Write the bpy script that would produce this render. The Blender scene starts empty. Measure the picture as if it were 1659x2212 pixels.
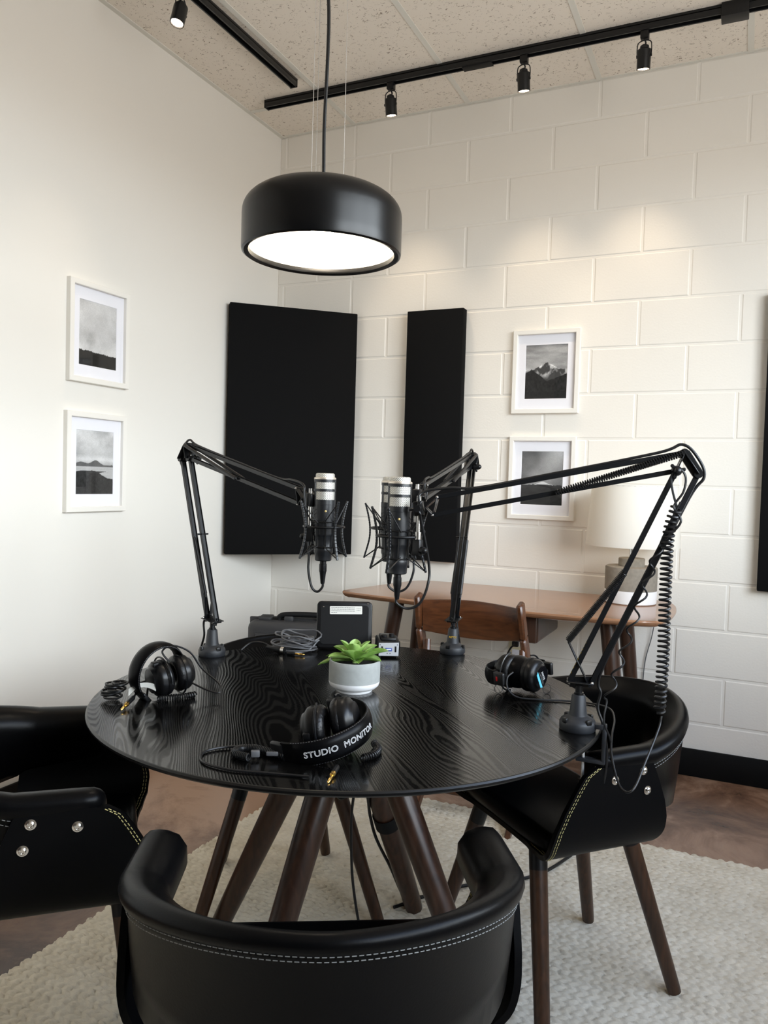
import bpy, bmesh, math, random
import numpy as np
from mathutils import Vector, Matrix, Euler
random.seed(7)
rng = np.random.default_rng(7)
SC = bpy.context.scene
COL = SC.collection
PI = math.pi
V = Vector

# ------------------------------------------------------------------ materials
def lin(r, g, b):
    f = lambda c: (c/255/12.92) if c/255 <= .04045 else ((c/255+.055)/1.055)**2.4
    return (f(r), f(g), f(b), 1)

def new_mat(name):
    m = bpy.data.materials.new(name); m.use_nodes = True
    nt = m.node_tree; b = nt.nodes['Principled BSDF']
    return m, nt, b

def node(nt, typ, **kw):
    n = nt.nodes.new(typ)
    for k, v in kw.items():
        if k.startswith('i_'):
            n.inputs[k[2:].replace('_', ' ')].default_value = v
        else: setattr(n, k, v)
    return n

def add_bump(nt, b, height, strength=.3, dist=.002):
    bp = node(nt, 'ShaderNodeBump'); bp.inputs['Strength'].default_value = strength; bp.inputs['Distance'].default_value = dist
    nt.links.new(height, bp.inputs['Height']); nt.links.new(bp.outputs['Normal'], b.inputs['Normal'])
    return bp

def coords(nt, scale=(1,1,1), rot=(0,0,0)):
    tc = node(nt, 'ShaderNodeTexCoord'); mp = node(nt, 'ShaderNodeMapping')
    mp.inputs['Scale'].default_value = scale; mp.inputs['Rotation'].default_value = rot
    nt.links.new(tc.outputs['Object'], mp.inputs['Vector'])
    return mp.outputs['Vector']

def plain(name, col, rough=.5, metal=0., noise=0., nscale=200., bump=0., spec=.5, bdist=.001, emit=None, estr=0.):
    m, nt, b = new_mat(name)
    b.inputs['Base Color'].default_value = col; b.inputs['Roughness'].default_value = rough
    b.inputs['Metallic'].default_value = metal; b.inputs['Specular IOR Level'].default_value = spec
    if noise or bump:
        v = coords(nt); n = node(nt, 'ShaderNodeTexNoise'); n.inputs['Scale'].default_value = nscale; n.inputs['Detail'].default_value = 4
        nt.links.new(v, n.inputs['Vector'])
        if noise:
            r = node(nt, 'ShaderNodeValToRGB')
            r.color_ramp.elements[0].position = .3; r.color_ramp.elements[1].position = .7
            r.color_ramp.elements[0].color = [c*(1-noise) for c in col[:3]]+[1]; r.color_ramp.elements[1].color = [min(1, c*(1+noise)) for c in col[:3]]+[1]
            nt.links.new(n.outputs['Fac'], r.inputs['Fac']); nt.links.new(r.outputs['Color'], b.inputs['Base Color'])
        if bump: add_bump(nt, b, n.outputs['Fac'], bump, bdist)
    if emit:
        b.inputs['Emission Color'].default_value = emit; b.inputs['Emission Strength'].default_value = estr
    return m

def wood(name, dark, light, rough=.4, scale=(3, 40, 40), rot=(0,0,0), bump=.05, dist=3.):
    m, nt, b = new_mat(name)
    v = coords(nt, scale, rot)
    n = node(nt, 'ShaderNodeTexNoise'); n.inputs['Scale'].default_value = 2.; n.inputs['Detail'].default_value = 6; n.inputs['Distortion'].default_value = dist*.2
    nt.links.new(v, n.inputs['Vector'])
    r = node(nt, 'ShaderNodeValToRGB'); r.color_ramp.elements[0].position = .32; r.color_ramp.elements[1].position = .7
    r.color_ramp.elements[0].color = dark; r.color_ramp.elements[1].color = light
    nt.links.new(n.outputs['Fac'], r.inputs['Fac']); nt.links.new(r.outputs['Color'], b.inputs['Base Color'])
    b.inputs['Roughness'].default_value = rough
    add_bump(nt, b, n.outputs['Fac'], bump, .001)
    return m

M = {}
M['paint'] = plain('white_wall_paint', lin(232,229,222), .6, bump=.08, nscale=160)
M['darkpaint'] = plain('grey_wall_paint', lin(112,111,108), .7)
M['block'] = plain('painted_block', lin(233,229,221), .5, bump=.35, nscale=120, bdist=.0012)
M['tbar'] = plain('ceiling_bar_grey', lin(222,220,212), .6)
M['black'] = plain('black_plastic', (.005,.005,.0056,1), .36, spec=.35, noise=.2, nscale=90)
M['blackmatte'] = plain('black_matte', (.005,.005,.0055,1), .6, spec=.25, bump=.3, nscale=900, bdist=.0004)
M['powder'] = plain('charcoal_powder_coat', (.017,.019,.023,1), .5, bump=.4, nscale=1200, bdist=.0004)
M['armmetal'] = plain('black_painted_steel', (.005,.0055,.0065,1), .3, spec=.4)
M['fabric'] = plain('black_panel_fabric', (.0065,.0065,.0068,1), .95, bump=.5, nscale=1500, spec=.1, bdist=.0005)
M['leather'] = plain('black_leather', (.002,.002,.0023,1), .45, bump=.2, nscale=420, bdist=.0005, spec=.08)
M['leatherpad'] = plain('soft_black_leather', (.002,.002,.0023,1), .33, bump=.2, nscale=300, bdist=.0006, spec=.1)
M['thread'] = plain('pale_yellow_thread', lin(190,178,120), .8)
M['threadgrey'] = plain('grey_thread', lin(120,120,116), .8)
M['chrome'] = plain('polished_steel', (.75,.73,.70,1), .18, metal=1)
M['gold'] = plain('gold_plating', (.85,.55,.16,1), .22, metal=1)
M['whitepaint'] = plain('white_frame_paint', lin(236,233,226), .45)
M['mat'] = plain('white_mat_board', lin(240,240,246), .8)
M['white'] = plain('white_glaze', lin(240,240,240), .35)
M['concrete'] = plain('grey_concrete', lin(136,128,116), .85, noise=.12, nscale=60, bump=.3)
M['potgrey'] = plain('grey_pot', lin(160,163,160), .75, noise=.06, nscale=80, bump=.15)
M['soil'] = plain('dark_soil', (.014,.013,.012,1), .95, noise=.5, nscale=400, bump=1., bdist=.003)
M['casegrey'] = plain('dark_grey_case', (.032,.032,.034,1), .5, bump=.3, nscale=700, bdist=.0005)
M['silver'] = plain('silver_face', lin(205,207,210), .35, metal=.3)
M['label'] = plain('paper_label', lin(226,224,216), .7)
M['ink'] = plain('grey_ink', lin(110,110,108), .8)
M['yellow'] = plain('yellow_print', lin(205,165,25), .6)
M['whiteprint'] = plain('white_print', lin(225,225,225), .6)
M['cyan'] = plain('pale_blue_print', lin(95,185,205), .5)
M['red'] = plain('red_mark', lin(190,15,20), .4)
M['blue'] = plain('blue_socket', lin(45,70,150), .4)
M['ivory'] = plain('ivory_plate', lin(222,212,180), .5)
M['blackedge'] = plain('black_baseboard', (.004,.004,.004,1), .6, spec=.15)
M['walnut'] = wood('walnut', lin(66,37,20), lin(104,62,36), .36)
M['walnutdesk'] = wood('walnut_desk', lin(140,100,73), lin(170,128,98), .14, (2.5,30,30))
M['walnutleg'] = wood('walnut_leg', lin(46,29,20), lin(70,45,32), .32, (40,40,3))
M['chairleg'] = wood('chair_leg_walnut', lin(46,28,16), lin(72,44,26), .34, (60,60,4))
M['cherry'] = wood('reddish_brown_wood', lin(66,37,20), lin(94,55,31), .28, (5,40,40))
M['lampblack'] = plain('satin_black_lacquer', (.0015,.0016,.002,1), .30, spec=.3)
LAMP_W = 2.2
M['steel'] = plain('bright_steel', (.8,.79,.77,1), .45, metal=.7)
M['stitchgrey'] = plain('grey_stitch', (.045,.045,.048,1), .5)
M['cupblack'] = plain('black_ear_cup', (.004,.004,.0045,1), .32, spec=.3)
M['padleather'] = plain('wrinkled_ear_pad', (.003,.003,.0035,1), .36, spec=.3, bump=.6, nscale=160, bdist=.0016)
M['glossblack'] = plain('gloss_black_disc', (.004,.004,.005,1), .12)
M['capring'] = plain('champagne_metal', (.78,.70,.60,1), .3, metal=.8)
M['micbody'] = plain('dark_grey_satin', (.011,.012,.014,1), .36)
M['dotgold'] = plain('gold_dot', (.85,.62,.25,1), .3, metal=.5)
M['tableedge'] = plain('black_table_edge', (.003,.003,.003,1), .35, spec=.35)
M['cord'] = plain('black_rubber', (.006,.006,.0066,1), .4, spec=.4)
M['wire'] = plain('steel_wire', (.55,.53,.50,1), .4, metal=1)
M['greycord'] = plain('grey_cable', (.10,.10,.105,1), .4)

def mk_ceiling():
    m, nt, b = new_mat('fissured_ceiling_tile')
    b.inputs['Roughness'].default_value = .9; b.inputs['Specular IOR Level'].default_value = .1
    v = coords(nt, (1,1,1))
    n1 = node(nt, 'ShaderNodeTexNoise'); n1.inputs['Scale'].default_value = 38; n1.inputs['Detail'].default_value = 2; n1.inputs['Distortion'].default_value = .6
    n2 = node(nt, 'ShaderNodeTexNoise'); n2.inputs['Scale'].default_value = 55; n2.inputs['Detail'].default_value = 1
    mp = coords(nt, (1, 1.5, 1)); nt.links.new(mp, n1.inputs['Vector']); nt.links.new(v, n2.inputs['Vector'])
    s = node(nt, 'ShaderNodeMath', operation='SUBTRACT'); s.inputs[1].default_value = .5; nt.links.new(n1.outputs['Fac'], s.inputs[0])
    a = node(nt, 'ShaderNodeMath', operation='ABSOLUTE'); nt.links.new(s.outputs[0], a.inputs[0])
    l = node(nt, 'ShaderNodeMath', operation='LESS_THAN'); l.inputs[1].default_value = .012; nt.links.new(a.outputs[0], l.inputs[0])
    g = node(nt, 'ShaderNodeMath', operation='GREATER_THAN'); g.inputs[1].default_value = .56; nt.links.new(n2.outputs['Fac'], g.inputs[0])
    k = node(nt, 'ShaderNodeMath', operation='MULTIPLY'); nt.links.new(l.outputs[0], k.inputs[0]); nt.links.new(g.outputs[0], k.inputs[1])
    n3 = node(nt, 'ShaderNodeTexVoronoi'); n3.inputs['Scale'].default_value = 95; nt.links.new(v, n3.inputs['Vector'])
    h = node(nt, 'ShaderNodeMath', operation='LESS_THAN'); h.inputs[1].default_value = .10; nt.links.new(n3.outputs['Distance'], h.inputs[0])
    k2 = node(nt, 'ShaderNodeMath', operation='MAXIMUM'); nt.links.new(k.outputs[0], k2.inputs[0]); nt.links.new(h.outputs[0], k2.inputs[1])
    mx = node(nt, 'ShaderNodeMix', data_type='RGBA'); mx.inputs['A'].default_value = lin(236,228,217); mx.inputs['B'].default_value = lin(150,136,122)
    nt.links.new(k2.outputs[0], mx.inputs['Factor']); nt.links.new(mx.outputs['Result'], b.inputs['Base Color'])
    inv = node(nt, 'ShaderNodeMath', operation='SUBTRACT'); inv.inputs[0].default_value = 1; nt.links.new(k2.outputs[0], inv.inputs[1])
    add_bump(nt, b, inv.outputs[0], .5, .003)
    return m
M['tile'] = mk_ceiling()

FLOOR_OFF = (5.2, .4, 0)  # broad stain mottling, shifted so brighter light on the left is put into colour
def mk_floor():
    m, nt, b = new_mat('stained_concrete')
    v = coords(nt)
    n = node(nt, 'ShaderNodeTexNoise'); n.inputs['Scale'].default_value = 3.2; n.inputs['Detail'].default_value = 9; n.inputs['Roughness'].default_value = .65; n.inputs['Distortion'].default_value = .8
    nt.links.new(v, n.inputs['Vector'])
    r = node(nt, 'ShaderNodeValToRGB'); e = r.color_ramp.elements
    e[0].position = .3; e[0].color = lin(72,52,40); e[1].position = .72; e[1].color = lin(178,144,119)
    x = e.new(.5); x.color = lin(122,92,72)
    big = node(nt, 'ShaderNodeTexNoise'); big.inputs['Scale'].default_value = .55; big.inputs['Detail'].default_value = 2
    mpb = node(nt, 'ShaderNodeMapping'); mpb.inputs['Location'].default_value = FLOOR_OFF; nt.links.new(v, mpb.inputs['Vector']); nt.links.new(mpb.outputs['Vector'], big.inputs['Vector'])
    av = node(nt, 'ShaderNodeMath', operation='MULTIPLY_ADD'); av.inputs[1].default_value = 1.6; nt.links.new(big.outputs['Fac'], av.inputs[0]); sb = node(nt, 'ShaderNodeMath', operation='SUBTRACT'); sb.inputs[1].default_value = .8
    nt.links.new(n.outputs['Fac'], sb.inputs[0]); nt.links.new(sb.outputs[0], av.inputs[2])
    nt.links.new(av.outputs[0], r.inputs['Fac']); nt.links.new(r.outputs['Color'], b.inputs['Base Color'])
    b.inputs['Roughness'].default_value = .27
    n2 = node(nt, 'ShaderNodeTexNoise'); n2.inputs['Scale'].default_value = 90; nt.links.new(v, n2.inputs['Vector'])
    add_bump(nt, b, n2.outputs['Fac'], .12, .002)
    return m
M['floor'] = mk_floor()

def mk_ash():
    m, nt, b = new_mat('black_stained_ash')
    v = coords(nt, (1,1,1), (0,0,math.radians(48)))
    # cathedral grain: contour lines of a stretched noise height field
    mp = node(nt, 'ShaderNodeMapping'); mp.inputs['Scale'].default_value = (.55, 3.4, 1); nt.links.new(v, mp.inputs['Vector'])
    n = node(nt, 'ShaderNodeTexNoise'); n.inputs['Scale'].default_value = 1.35; n.inputs['Detail'].default_value = 2.2; n.inputs['Roughness'].default_value = .45; n.inputs['Distortion'].default_value = .35
    nt.links.new(mp.outputs['Vector'], n.inputs['Vector'])
    sx = node(nt, 'ShaderNodeSeparateXYZ'); nt.links.new(v, sx.inputs[0])
    ay = node(nt, 'ShaderNodeMath', operation='MULTIPLY'); ay.inputs[1].default_value = 2.0; nt.links.new(sx.outputs['Y'], ay.inputs[0])
    ad = node(nt, 'ShaderNodeMath', operation='ADD'); nt.links.new(n.outputs['Fac'], ad.inputs[0]); nt.links.new(ay.outputs[0], ad.inputs[1])
    mu = node(nt, 'ShaderNodeMath', operation='MULTIPLY'); mu.inputs[1].default_value = 2*PI*60; nt.links.new(ad.outputs[0], mu.inputs[0])
    n2 = node(nt, 'ShaderNodeTexNoise'); n2.inputs['Scale'].default_value = 60; n2.inputs['Detail'].default_value = 3
    nt.links.new(v, n2.inputs['Vector'])
    m2 = node(nt, 'ShaderNodeMath', operation='MULTIPLY'); m2.inputs[1].default_value = 2.4; nt.links.new(n2.outputs['Fac'], m2.inputs[0])
    a2 = node(nt, 'ShaderNodeMath', operation='ADD'); nt.links.new(mu.outputs[0], a2.inputs[0]); nt.links.new(m2.outputs[0], a2.inputs[1])
    sn = node(nt, 'ShaderNodeMath', operation='SINE'); nt.links.new(a2.outputs[0], sn.inputs[0])
    mr = node(nt, 'ShaderNodeMapRange'); mr.inputs['From Min'].default_value = -.6; mr.inputs['From Max'].default_value = .5; nt.links.new(sn.outputs[0], mr.inputs['Value'])
    r = node(nt, 'ShaderNodeValToRGB'); r.color_ramp.elements[0].color = (.0008,.0008,.0008,1); r.color_ramp.elements[1].color = (.0025,.0023,.0021,1)
    nt.links.new(mr.outputs['Result'], r.inputs['Fac']); nt.links.new(r.outputs['Color'], b.inputs['Base Color'])
    rr = node(nt, 'ShaderNodeMapRange'); rr.inputs['To Min'].default_value = .27; rr.inputs['To Max'].default_value = .13; nt.links.new(mr.outputs['Result'], rr.inputs['Value'])
    nt.links.new(rr.outputs['Result'], b.inputs['Roughness'])
    add_bump(nt, b, mr.outputs['Result'], .09, .001)
    return m
M['ash'] = mk_ash()

def mk_rug():
    m, nt, b = new_mat('cream_wool')
    v = coords(nt)
    n = node(nt, 'ShaderNodeTexNoise'); n.inputs['Scale'].default_value = 9; n.inputs['Detail'].default_value = 8; n.inputs['Roughness'].default_value = .7; nt.links.new(v, n.inputs['Vector'])
    r = node(nt, 'ShaderNodeValToRGB'); r.color_ramp.elements[0].position = .3; r.color_ramp.elements[1].position = .75
    r.color_ramp.elements[0].color = lin(206,194,172); r.color_ramp.elements[1].color = lin(234,225,206)
    nt.links.new(n.outputs['Fac'], r.inputs['Fac']); nt.links.new(r.outputs['Color'], b.inputs['Base Color'])
    b.inputs['Roughness'].default_value = 1.; b.inputs['Specular IOR Level'].default_value = .05
    n2 = node(nt, 'ShaderNodeTexNoise'); n2.inputs['Scale'].default_value = 500; n2.inputs['Detail'].default_value = 3; nt.links.new(v, n2.inputs['Vector'])
    add_bump(nt, b, n2.outputs['Fac'], .5, .002)
    return m
M['wool'] = mk_rug()

def mk_mesh():
    m, nt, b = new_mat('silver_wire_mesh')
    v = coords(nt, (1,1,1))
    sp = node(nt, 'ShaderNodeSeparateXYZ'); nt.links.new(v, sp.inputs[0])
    at = node(nt, 'ShaderNodeMath', operation='ARCTAN2'); nt.links.new(sp.outputs['Y'], at.inputs[0]); nt.links.new(sp.outputs['X'], at.inputs[1])
    def chk(sgn):
        a = node(nt, 'ShaderNodeMath', operation='MULTIPLY'); a.inputs[1].default_value = 34.; nt.links.new(at.outputs[0], a.inputs[0])
        z = node(nt, 'ShaderNodeMath', operation='MULTIPLY'); z.inputs[1].default_value = sgn*1500.; nt.links.new(sp.outputs['Z'], z.inputs[0])
        s = node(nt, 'ShaderNodeMath', operation='ADD'); nt.links.new(a.outputs[0], s.inputs[0]); nt.links.new(z.outputs[0], s.inputs[1])
        q = node(nt, 'ShaderNodeMath', operation='SINE'); nt.links.new(s.outputs[0], q.inputs[0]); return q
    p, q = chk(1), chk(-1)
    mx = node(nt, 'ShaderNodeMath', operation='MAXIMUM'); nt.links.new(p.outputs[0], mx.inputs[0]); nt.links.new(q.outputs[0], mx.inputs[1])
    mr = node(nt, 'ShaderNodeMapRange'); mr.inputs['From Min'].default_value = -.2; mr.inputs['From Max'].default_value = .8; nt.links.new(mx.outputs[0], mr.inputs['Value'])
    r = node(nt, 'ShaderNodeValToRGB'); r.color_ramp.elements[0].color = (.10,.095,.085,1); r.color_ramp.elements[1].color = (.82,.79,.72,1)
    nt.links.new(mr.outputs['Result'], r.inputs['Fac']); nt.links.new(r.outputs['Color'], b.inputs['Base Color'])
    b.inputs['Metallic'].default_value = .6; b.inputs['Roughness'].default_value = .45
    add_bump(nt, b, mr.outputs['Result'], .5, .0008)
    return m
M['micmesh'] = mk_mesh()

def mk_leaf():
    m, nt, b = new_mat('succulent_leaf')
    v = coords(nt)
    n = node(nt, 'ShaderNodeTexNoise'); n.inputs['Scale'].default_value = 45; n.inputs['Detail'].default_value = 3; nt.links.new(v, n.inputs['Vector'])
    r = node(nt, 'ShaderNodeValToRGB'); r.color_ramp.elements[0].position = .3; r.color_ramp.elements[1].position = .75
    r.color_ramp.elements[0].color = lin(112,150,62); r.color_ramp.elements[1].color = lin(172,200,124)
    nt.links.new(n.outputs['Fac'], r.inputs['Fac']); nt.links.new(r.outputs['Color'], b.inputs['Base Color'])
    b.inputs['Roughness'].default_value = .45
    b.inputs['Subsurface Weight'].default_value = .15; b.inputs['Subsurface Radius'].default_value = (.01,.02,.005); b.inputs['Subsurface Scale'].default_value = .2
    return m
M['leaf'] = mk_leaf()

def mk_shade():
    m = bpy.data.materials.new('white_linen_shade'); m.use_nodes = True
    nt = m.node_tree; nt.nodes.clear()
    o = node(nt, 'ShaderNodeOutputMaterial'); d = node(nt, 'ShaderNodeBsdfDiffuse'); t = node(nt, 'ShaderNodeBsdfTranslucent'); mx = node(nt, 'ShaderNodeMixShader')
    d.inputs['Color'].default_value = lin(244,241,234); t.inputs['Color'].default_value = lin(250,244,232); mx.inputs[0].default_value = .30
    v = coords(nt, (300,300,900)); n = node(nt, 'ShaderNodeTexNoise'); n.inputs['Scale'].default_value = 1; nt.links.new(v, n.inputs['Vector'])
    bp = node(nt, 'ShaderNodeBump'); bp.inputs['Strength'].default_value = .1; nt.links.new(n.outputs['Fac'], bp.inputs['Height']); nt.links.new(bp.outputs['Normal'], d.inputs['Normal'])
    nt.links.new(d.outputs[0], mx.inputs[1]); nt.links.new(t.outputs[0], mx.inputs[2]); nt.links.new(mx.outputs[0], o.inputs[0])
    return m
M['shade'] = mk_shade()

def mk_glass():
    m = bpy.data.materials.new('clear_glass'); m.use_nodes = True
    nt = m.node_tree; nt.nodes.clear()
    o = node(nt, 'ShaderNodeOutputMaterial'); t = node(nt, 'ShaderNodeBsdfTransparent'); g = node(nt, 'ShaderNodeBsdfGlossy'); mx = node(nt, 'ShaderNodeMixShader'); f = node(nt, 'ShaderNodeValue')
    g.inputs['Roughness'].default_value = .02; f.outputs[0].default_value = .02
    nt.links.new(f.outputs[0], mx.inputs[0]); nt.links.new(t.outputs[0], mx.inputs[1]); nt.links.new(g.outputs[0], mx.inputs[2]); nt.links.new(mx.outputs[0], o.inputs[0])
    return m
M['glass'] = mk_glass()

def emis(name, col, s):
    return plain(name, (.8,.8,.8,1), .5, emit=col, estr=s)
WARM = (1., .80, .58, 1)
M['spotglow'] = emis('spot_lamp_glow', WARM, 14.)
M['bulb'] = emis('warm_bulb', WARM, 6.)
M['opal'] = emis('glowing_opal_diffuser', (1., .90, .78, 1), 5.)
M['pendantbulb'] = emis('pendant_bulb_glow', (1., .86, .68, 1), 60.)
M['innerwhite'] = plain('white_reflector', (.9,.9,.88,1), .5)

def mk_print():
    m, nt, b = new_mat('monochrome_print')
    a = node(nt, 'ShaderNodeVertexColor'); a.layer_name = 'ink'
    nt.links.new(a.outputs['Color'], b.inputs['Base Color']); b.inputs['Roughness'].default_value = .7; b.inputs['Specular IOR Level'].default_value = .08
    return m
M['print'] = mk_print()

# ------------------------------------------------------------------ mesh building
def zframe(d, up=V((0,0,1))):
    z = V(d).normalized(); up = V(up)
    if abs(z.dot(up)) > .98: up = V((1,0,0)) if abs(z.x) < .9 else V((0,1,0))
    x = up.cross(z).normalized(); y = z.cross(x)
    return Matrix((x, y, z)).transposed()

def at(loc, R=None):
    m = (R.to_4x4() if R is not None else Matrix.Identity(4)).copy(); m.translation = V(loc); return m

class MB:
    def __init__(s): s.v = []; s.f = []; s.m = []
    def add(s, vs, fs, Mx=None, mi=0):
        n = len(s.v)
        s.v += [tuple(Mx @ V(p)) for p in vs] if Mx is not None else [tuple(p) for p in vs]
        s.f += [tuple(i+n for i in f) for f in fs]; s.m += [mi]*len(fs); return s
    def bm(s, bm, Mx=None, mi=0):
        bm.verts.index_update()
        s.add([v.co[:] for v in bm.verts], [[v.index for v in f.verts] for f in bm.faces], Mx, mi); bm.free(); return s
    def box(s, c, size, R=None, bevel=0., seg=2, mi=0):
        b = bmesh.new(); bmesh.ops.create_cube(b, size=1.); bmesh.ops.scale(b, vec=size, verts=b.verts)
        if bevel: bmesh.ops.bevel(b, geom=b.edges[:], offset=min(bevel, min(size)*.49), segments=seg, profile=.5, affect='EDGES')
        return s.bm(b, at(c, R), mi)
    def bar(s, a, b_, w, h, up=(0,0,1), bevel=.001, mi=0):
        a = V(a); b_ = V(b_); d = b_-a; R = zframe(d, up)
        return s.box((a+b_)/2, (w, h, d.length), R, bevel, 1, mi)
    def prism(s, poly, h, Mx=None, bevel=0., seg=2, mi=0):
        b = bmesh.new(); vs = [b.verts.new((x, y, 0)) for x, y in poly]; f = b.faces.new(vs)
        if f.normal.z > 0: pass
        r = bmesh.ops.extrude_face_region(b, geom=[f]); top = [e for e in r['geom'] if isinstance(e, bmesh.types.BMVert)]
        bmesh.ops.translate(b, vec=(0,0,h), verts=top); bmesh.ops.recalc_face_normals(b, faces=b.faces[:])
        if bevel:
            es = [e for e in b.edges if abs(e.verts[0].co.z-e.verts[1].co.z) < 1e-7]
            bmesh.ops.bevel(b, geom=es, offset=bevel, segments=seg, profile=.5, affect='EDGES')
        return s.bm(b, Mx, mi)
    def lathe(s, prof, n=32, Mx=None, mi=0, a0=0., a1=2*PI, caps=True):
        full = abs(a1-a0-2*PI) < 1e-6; k = n if full else n+1; vs = []; fs = []
        for r, z in prof:
            for i in range(k):
                a = a0+(a1-a0)*i/n; vs.append((r*math.cos(a), r*math.sin(a), z))
        for j in range(len(prof)-1):
            for i in range(n):
                i2 = (i+1) % k; fs.append((j*k+i, j*k+i2, (j+1)*k+i2, (j+1)*k+i))
        if full and caps:
            if prof[0][0] > 1e-6: fs.append(tuple(range(k))[::-1])
            if prof[-1][0] > 1e-6: fs.append(tuple((len(prof)-1)*k+i for i in range(k)))
        return s.add(vs, fs, Mx, mi)
    def cyl(s, a, b, r, r2=None, n=16, mi=0):
        a = V(a); b = V(b); r2 = r if r2 is None else r2
        return s.lathe([(r, 0), (r2, (b-a).length)], n, at(a, zframe(b-a)), mi)
    def tube(s, pts, r, n=8, closed=False, mi=0, up=None):
        P = [V(p) for p in pts]; N = len(P); rs = r if hasattr(r, '__len__') else [r]*N
        T = []
        for i in range(N):
            a = P[i-1] if (i > 0 or closed) else P[i]; b = P[(i+1) % N] if (i < N-1 or closed) else P[i]
            T.append((b-a).normalized())
        x = zframe(T[0])[0:3]; R0 = zframe(T[0]); X = R0.col[0].copy(); vs = []; fs = []
        for i in range(N):
            X = (X - T[i]*X.dot(T[i])).normalized(); Y = T[i].cross(X)
            for k in range(n):
                a = 2*PI*k/n; vs.append(P[i]+(X*math.cos(a)+Y*math.sin(a))*rs[i])
        for i in range(N if closed else N-1):
            j = (i+1) % N
            for k in range(n):
                k2 = (k+1) % n; fs.append((i*n+k, i*n+k2, j*n+k2, j*n+k))
        if not closed: fs += [tuple(range(n))[::-1], tuple((N-1)*n+k for k in range(n))]
        return s.add(vs, fs, None, mi)
    def torus(s, c, R, r, axis=(0,0,1), n=40, m=8, mi=0):
        Q = zframe(axis); pts = [V(c)+Q @ V((R*math.cos(2*PI*i/n), R*math.sin(2*PI*i/n), 0)) for i in range(n)]
        return s.tube(pts, r, m, True, mi)
    def sphere(s, c, r, n=12, sc=(1,1,1), R=None, mi=0):
        b = bmesh.new(); bmesh.ops.create_uvsphere(b, u_segments=n, v_segments=max(6, n*2//3), radius=r)
        bmesh.ops.scale(b, vec=sc, verts=b.verts); return s.bm(b, at(c, R), mi)
    def helix(s, a, b, R, r, turns, n=10, m=5, mi=0, ph=0.):
        a = V(a); b = V(b); Q = zframe(b-a); L = (b-a).length; k = int(turns*n)
        pts = [a+Q @ V((R*math.cos(2*PI*i/n+ph), R*math.sin(2*PI*i/n+ph), L*i/k)) for i in range(k+1)]
        return s.tube(pts, r, m, False, mi)
    def coilpath(s, path, R, r, turns, n=10, m=5, mi=0):
        P = smooth(path, 12); L = [0.]
        for i in range(1, len(P)): L.append(L[-1]+(P[i]-P[i-1]).length)
        k = int(turns*n); pts = []; X = None; j = 0
        for i in range(k+1):
            d = L[-1]*i/k
            while j < len(L)-2 and L[j+1] < d: j += 1
            t = (d-L[j])/max(1e-9, L[j+1]-L[j]); p = P[j].lerp(P[j+1], t); T = (P[j+1]-P[j]).normalized()
            X = zframe(T).col[0].copy() if X is None else (X-T*X.dot(T)).normalized(); Y = T.cross(X)
            a = 2*PI*i/n; pts.append(p+(X*math.cos(a)+Y*math.sin(a))*R)
        return s.tube(pts, r, m, False, mi)
    def grid(s, fn, nu, nv, mi=0, cu=False, cv=False):
        vs = [fn(i, j) for i in range(nu) for j in range(nv)]; fs = []
        for i in range(nu if cu else nu-1):
            for j in range(nv if cv else nv-1):
                i2 = (i+1) % nu; j2 = (j+1) % nv; fs.append((i*nv+j, i2*nv+j, i2*nv+j2, i*nv+j2))
        return s.add(vs, fs, None, mi)
    def xform(s, Mx): s.v = [tuple(Mx @ V(p)) for p in s.v]; return s

def smooth(pts, k=8, closed=False):
    P = [V(p) for p in pts]; n = len(P); out = []
    rngk = n if closed else n-1
    for i in range(rngk):
        p0 = P[i-1] if (i > 0 or closed) else P[0]*2-P[1]; p1 = P[i]; p2 = P[(i+1) % n]
        p3 = P[(i+2) % n] if (i+2 < n or closed) else p2*2-p1
        for j in range(k):
            t = j/k
            out.append(.5*((2*p1)+(p2-p0)*t+(2*p0-5*p1+4*p2-p3)*t*t+(3*p1-p0-3*p2+p3)*t**3))
    if not closed: out.append(P[-1])
    return out

def mesh_obj(name, mb, mats, parent=None, ang=38, inv=None):
    me = bpy.data.meshes.new(name)
    vs = [tuple(inv @ V(p)) for p in mb.v] if inv is not None else mb.v
    me.from_pydata(vs, [], mb.f); me.validate()
    mats = mats if isinstance(mats, (list, tuple)) else [mats]
    for m in mats: me.materials.append(M[m])
    if len(mats) > 1 and len(me.polygons) == len(mb.m): me.polygons.foreach_set('material_index', mb.m)
    b = bmesh.new(); b.from_mesh(me); bmesh.ops.recalc_face_normals(b, faces=b.faces[:]); b.to_mesh(me); b.free()
    me.polygons.foreach_set('use_smooth', [True]*len(me.polygons)); me.set_sharp_from_angle(angle=math.radians(ang)); me.update()
    o = bpy.data.objects.new(name, me); COL.objects.link(o)
    if parent is not None: o.parent = parent
    return o

def tag(o, label, cat, group=None):
    o['label'] = label; o['category'] = cat
    if group: o['group'] = group
    return o

class Thing:
    """an Empty at a thing's base; parts are given in world coordinates (world=True) or in the thing's own frame"""
    def __init__(s, name, label, cat, loc=(0,0,0), rz=0., group=None, world=True, rot=None):
        s.o = bpy.data.objects.new(name, None); COL.objects.link(s.o); s.o.empty_display_size = .05
        s.o.location = loc; s.o.rotation_euler = rot if rot is not None else (0,0,rz); tag(s.o, label, cat, group)
        s.world = world
        s.Mx = Matrix.Translation(V(loc)) @ Euler(s.o.rotation_euler).to_matrix().to_4x4(); s.inv = s.Mx.inverted()
    def part(s, name, mb, mat, parent=None, label=None, ang=38):
        o = mesh_obj(name, mb, mat, parent or s.o, ang, s.inv if s.world else None)
        if label: o['label'] = label
        return o

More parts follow.
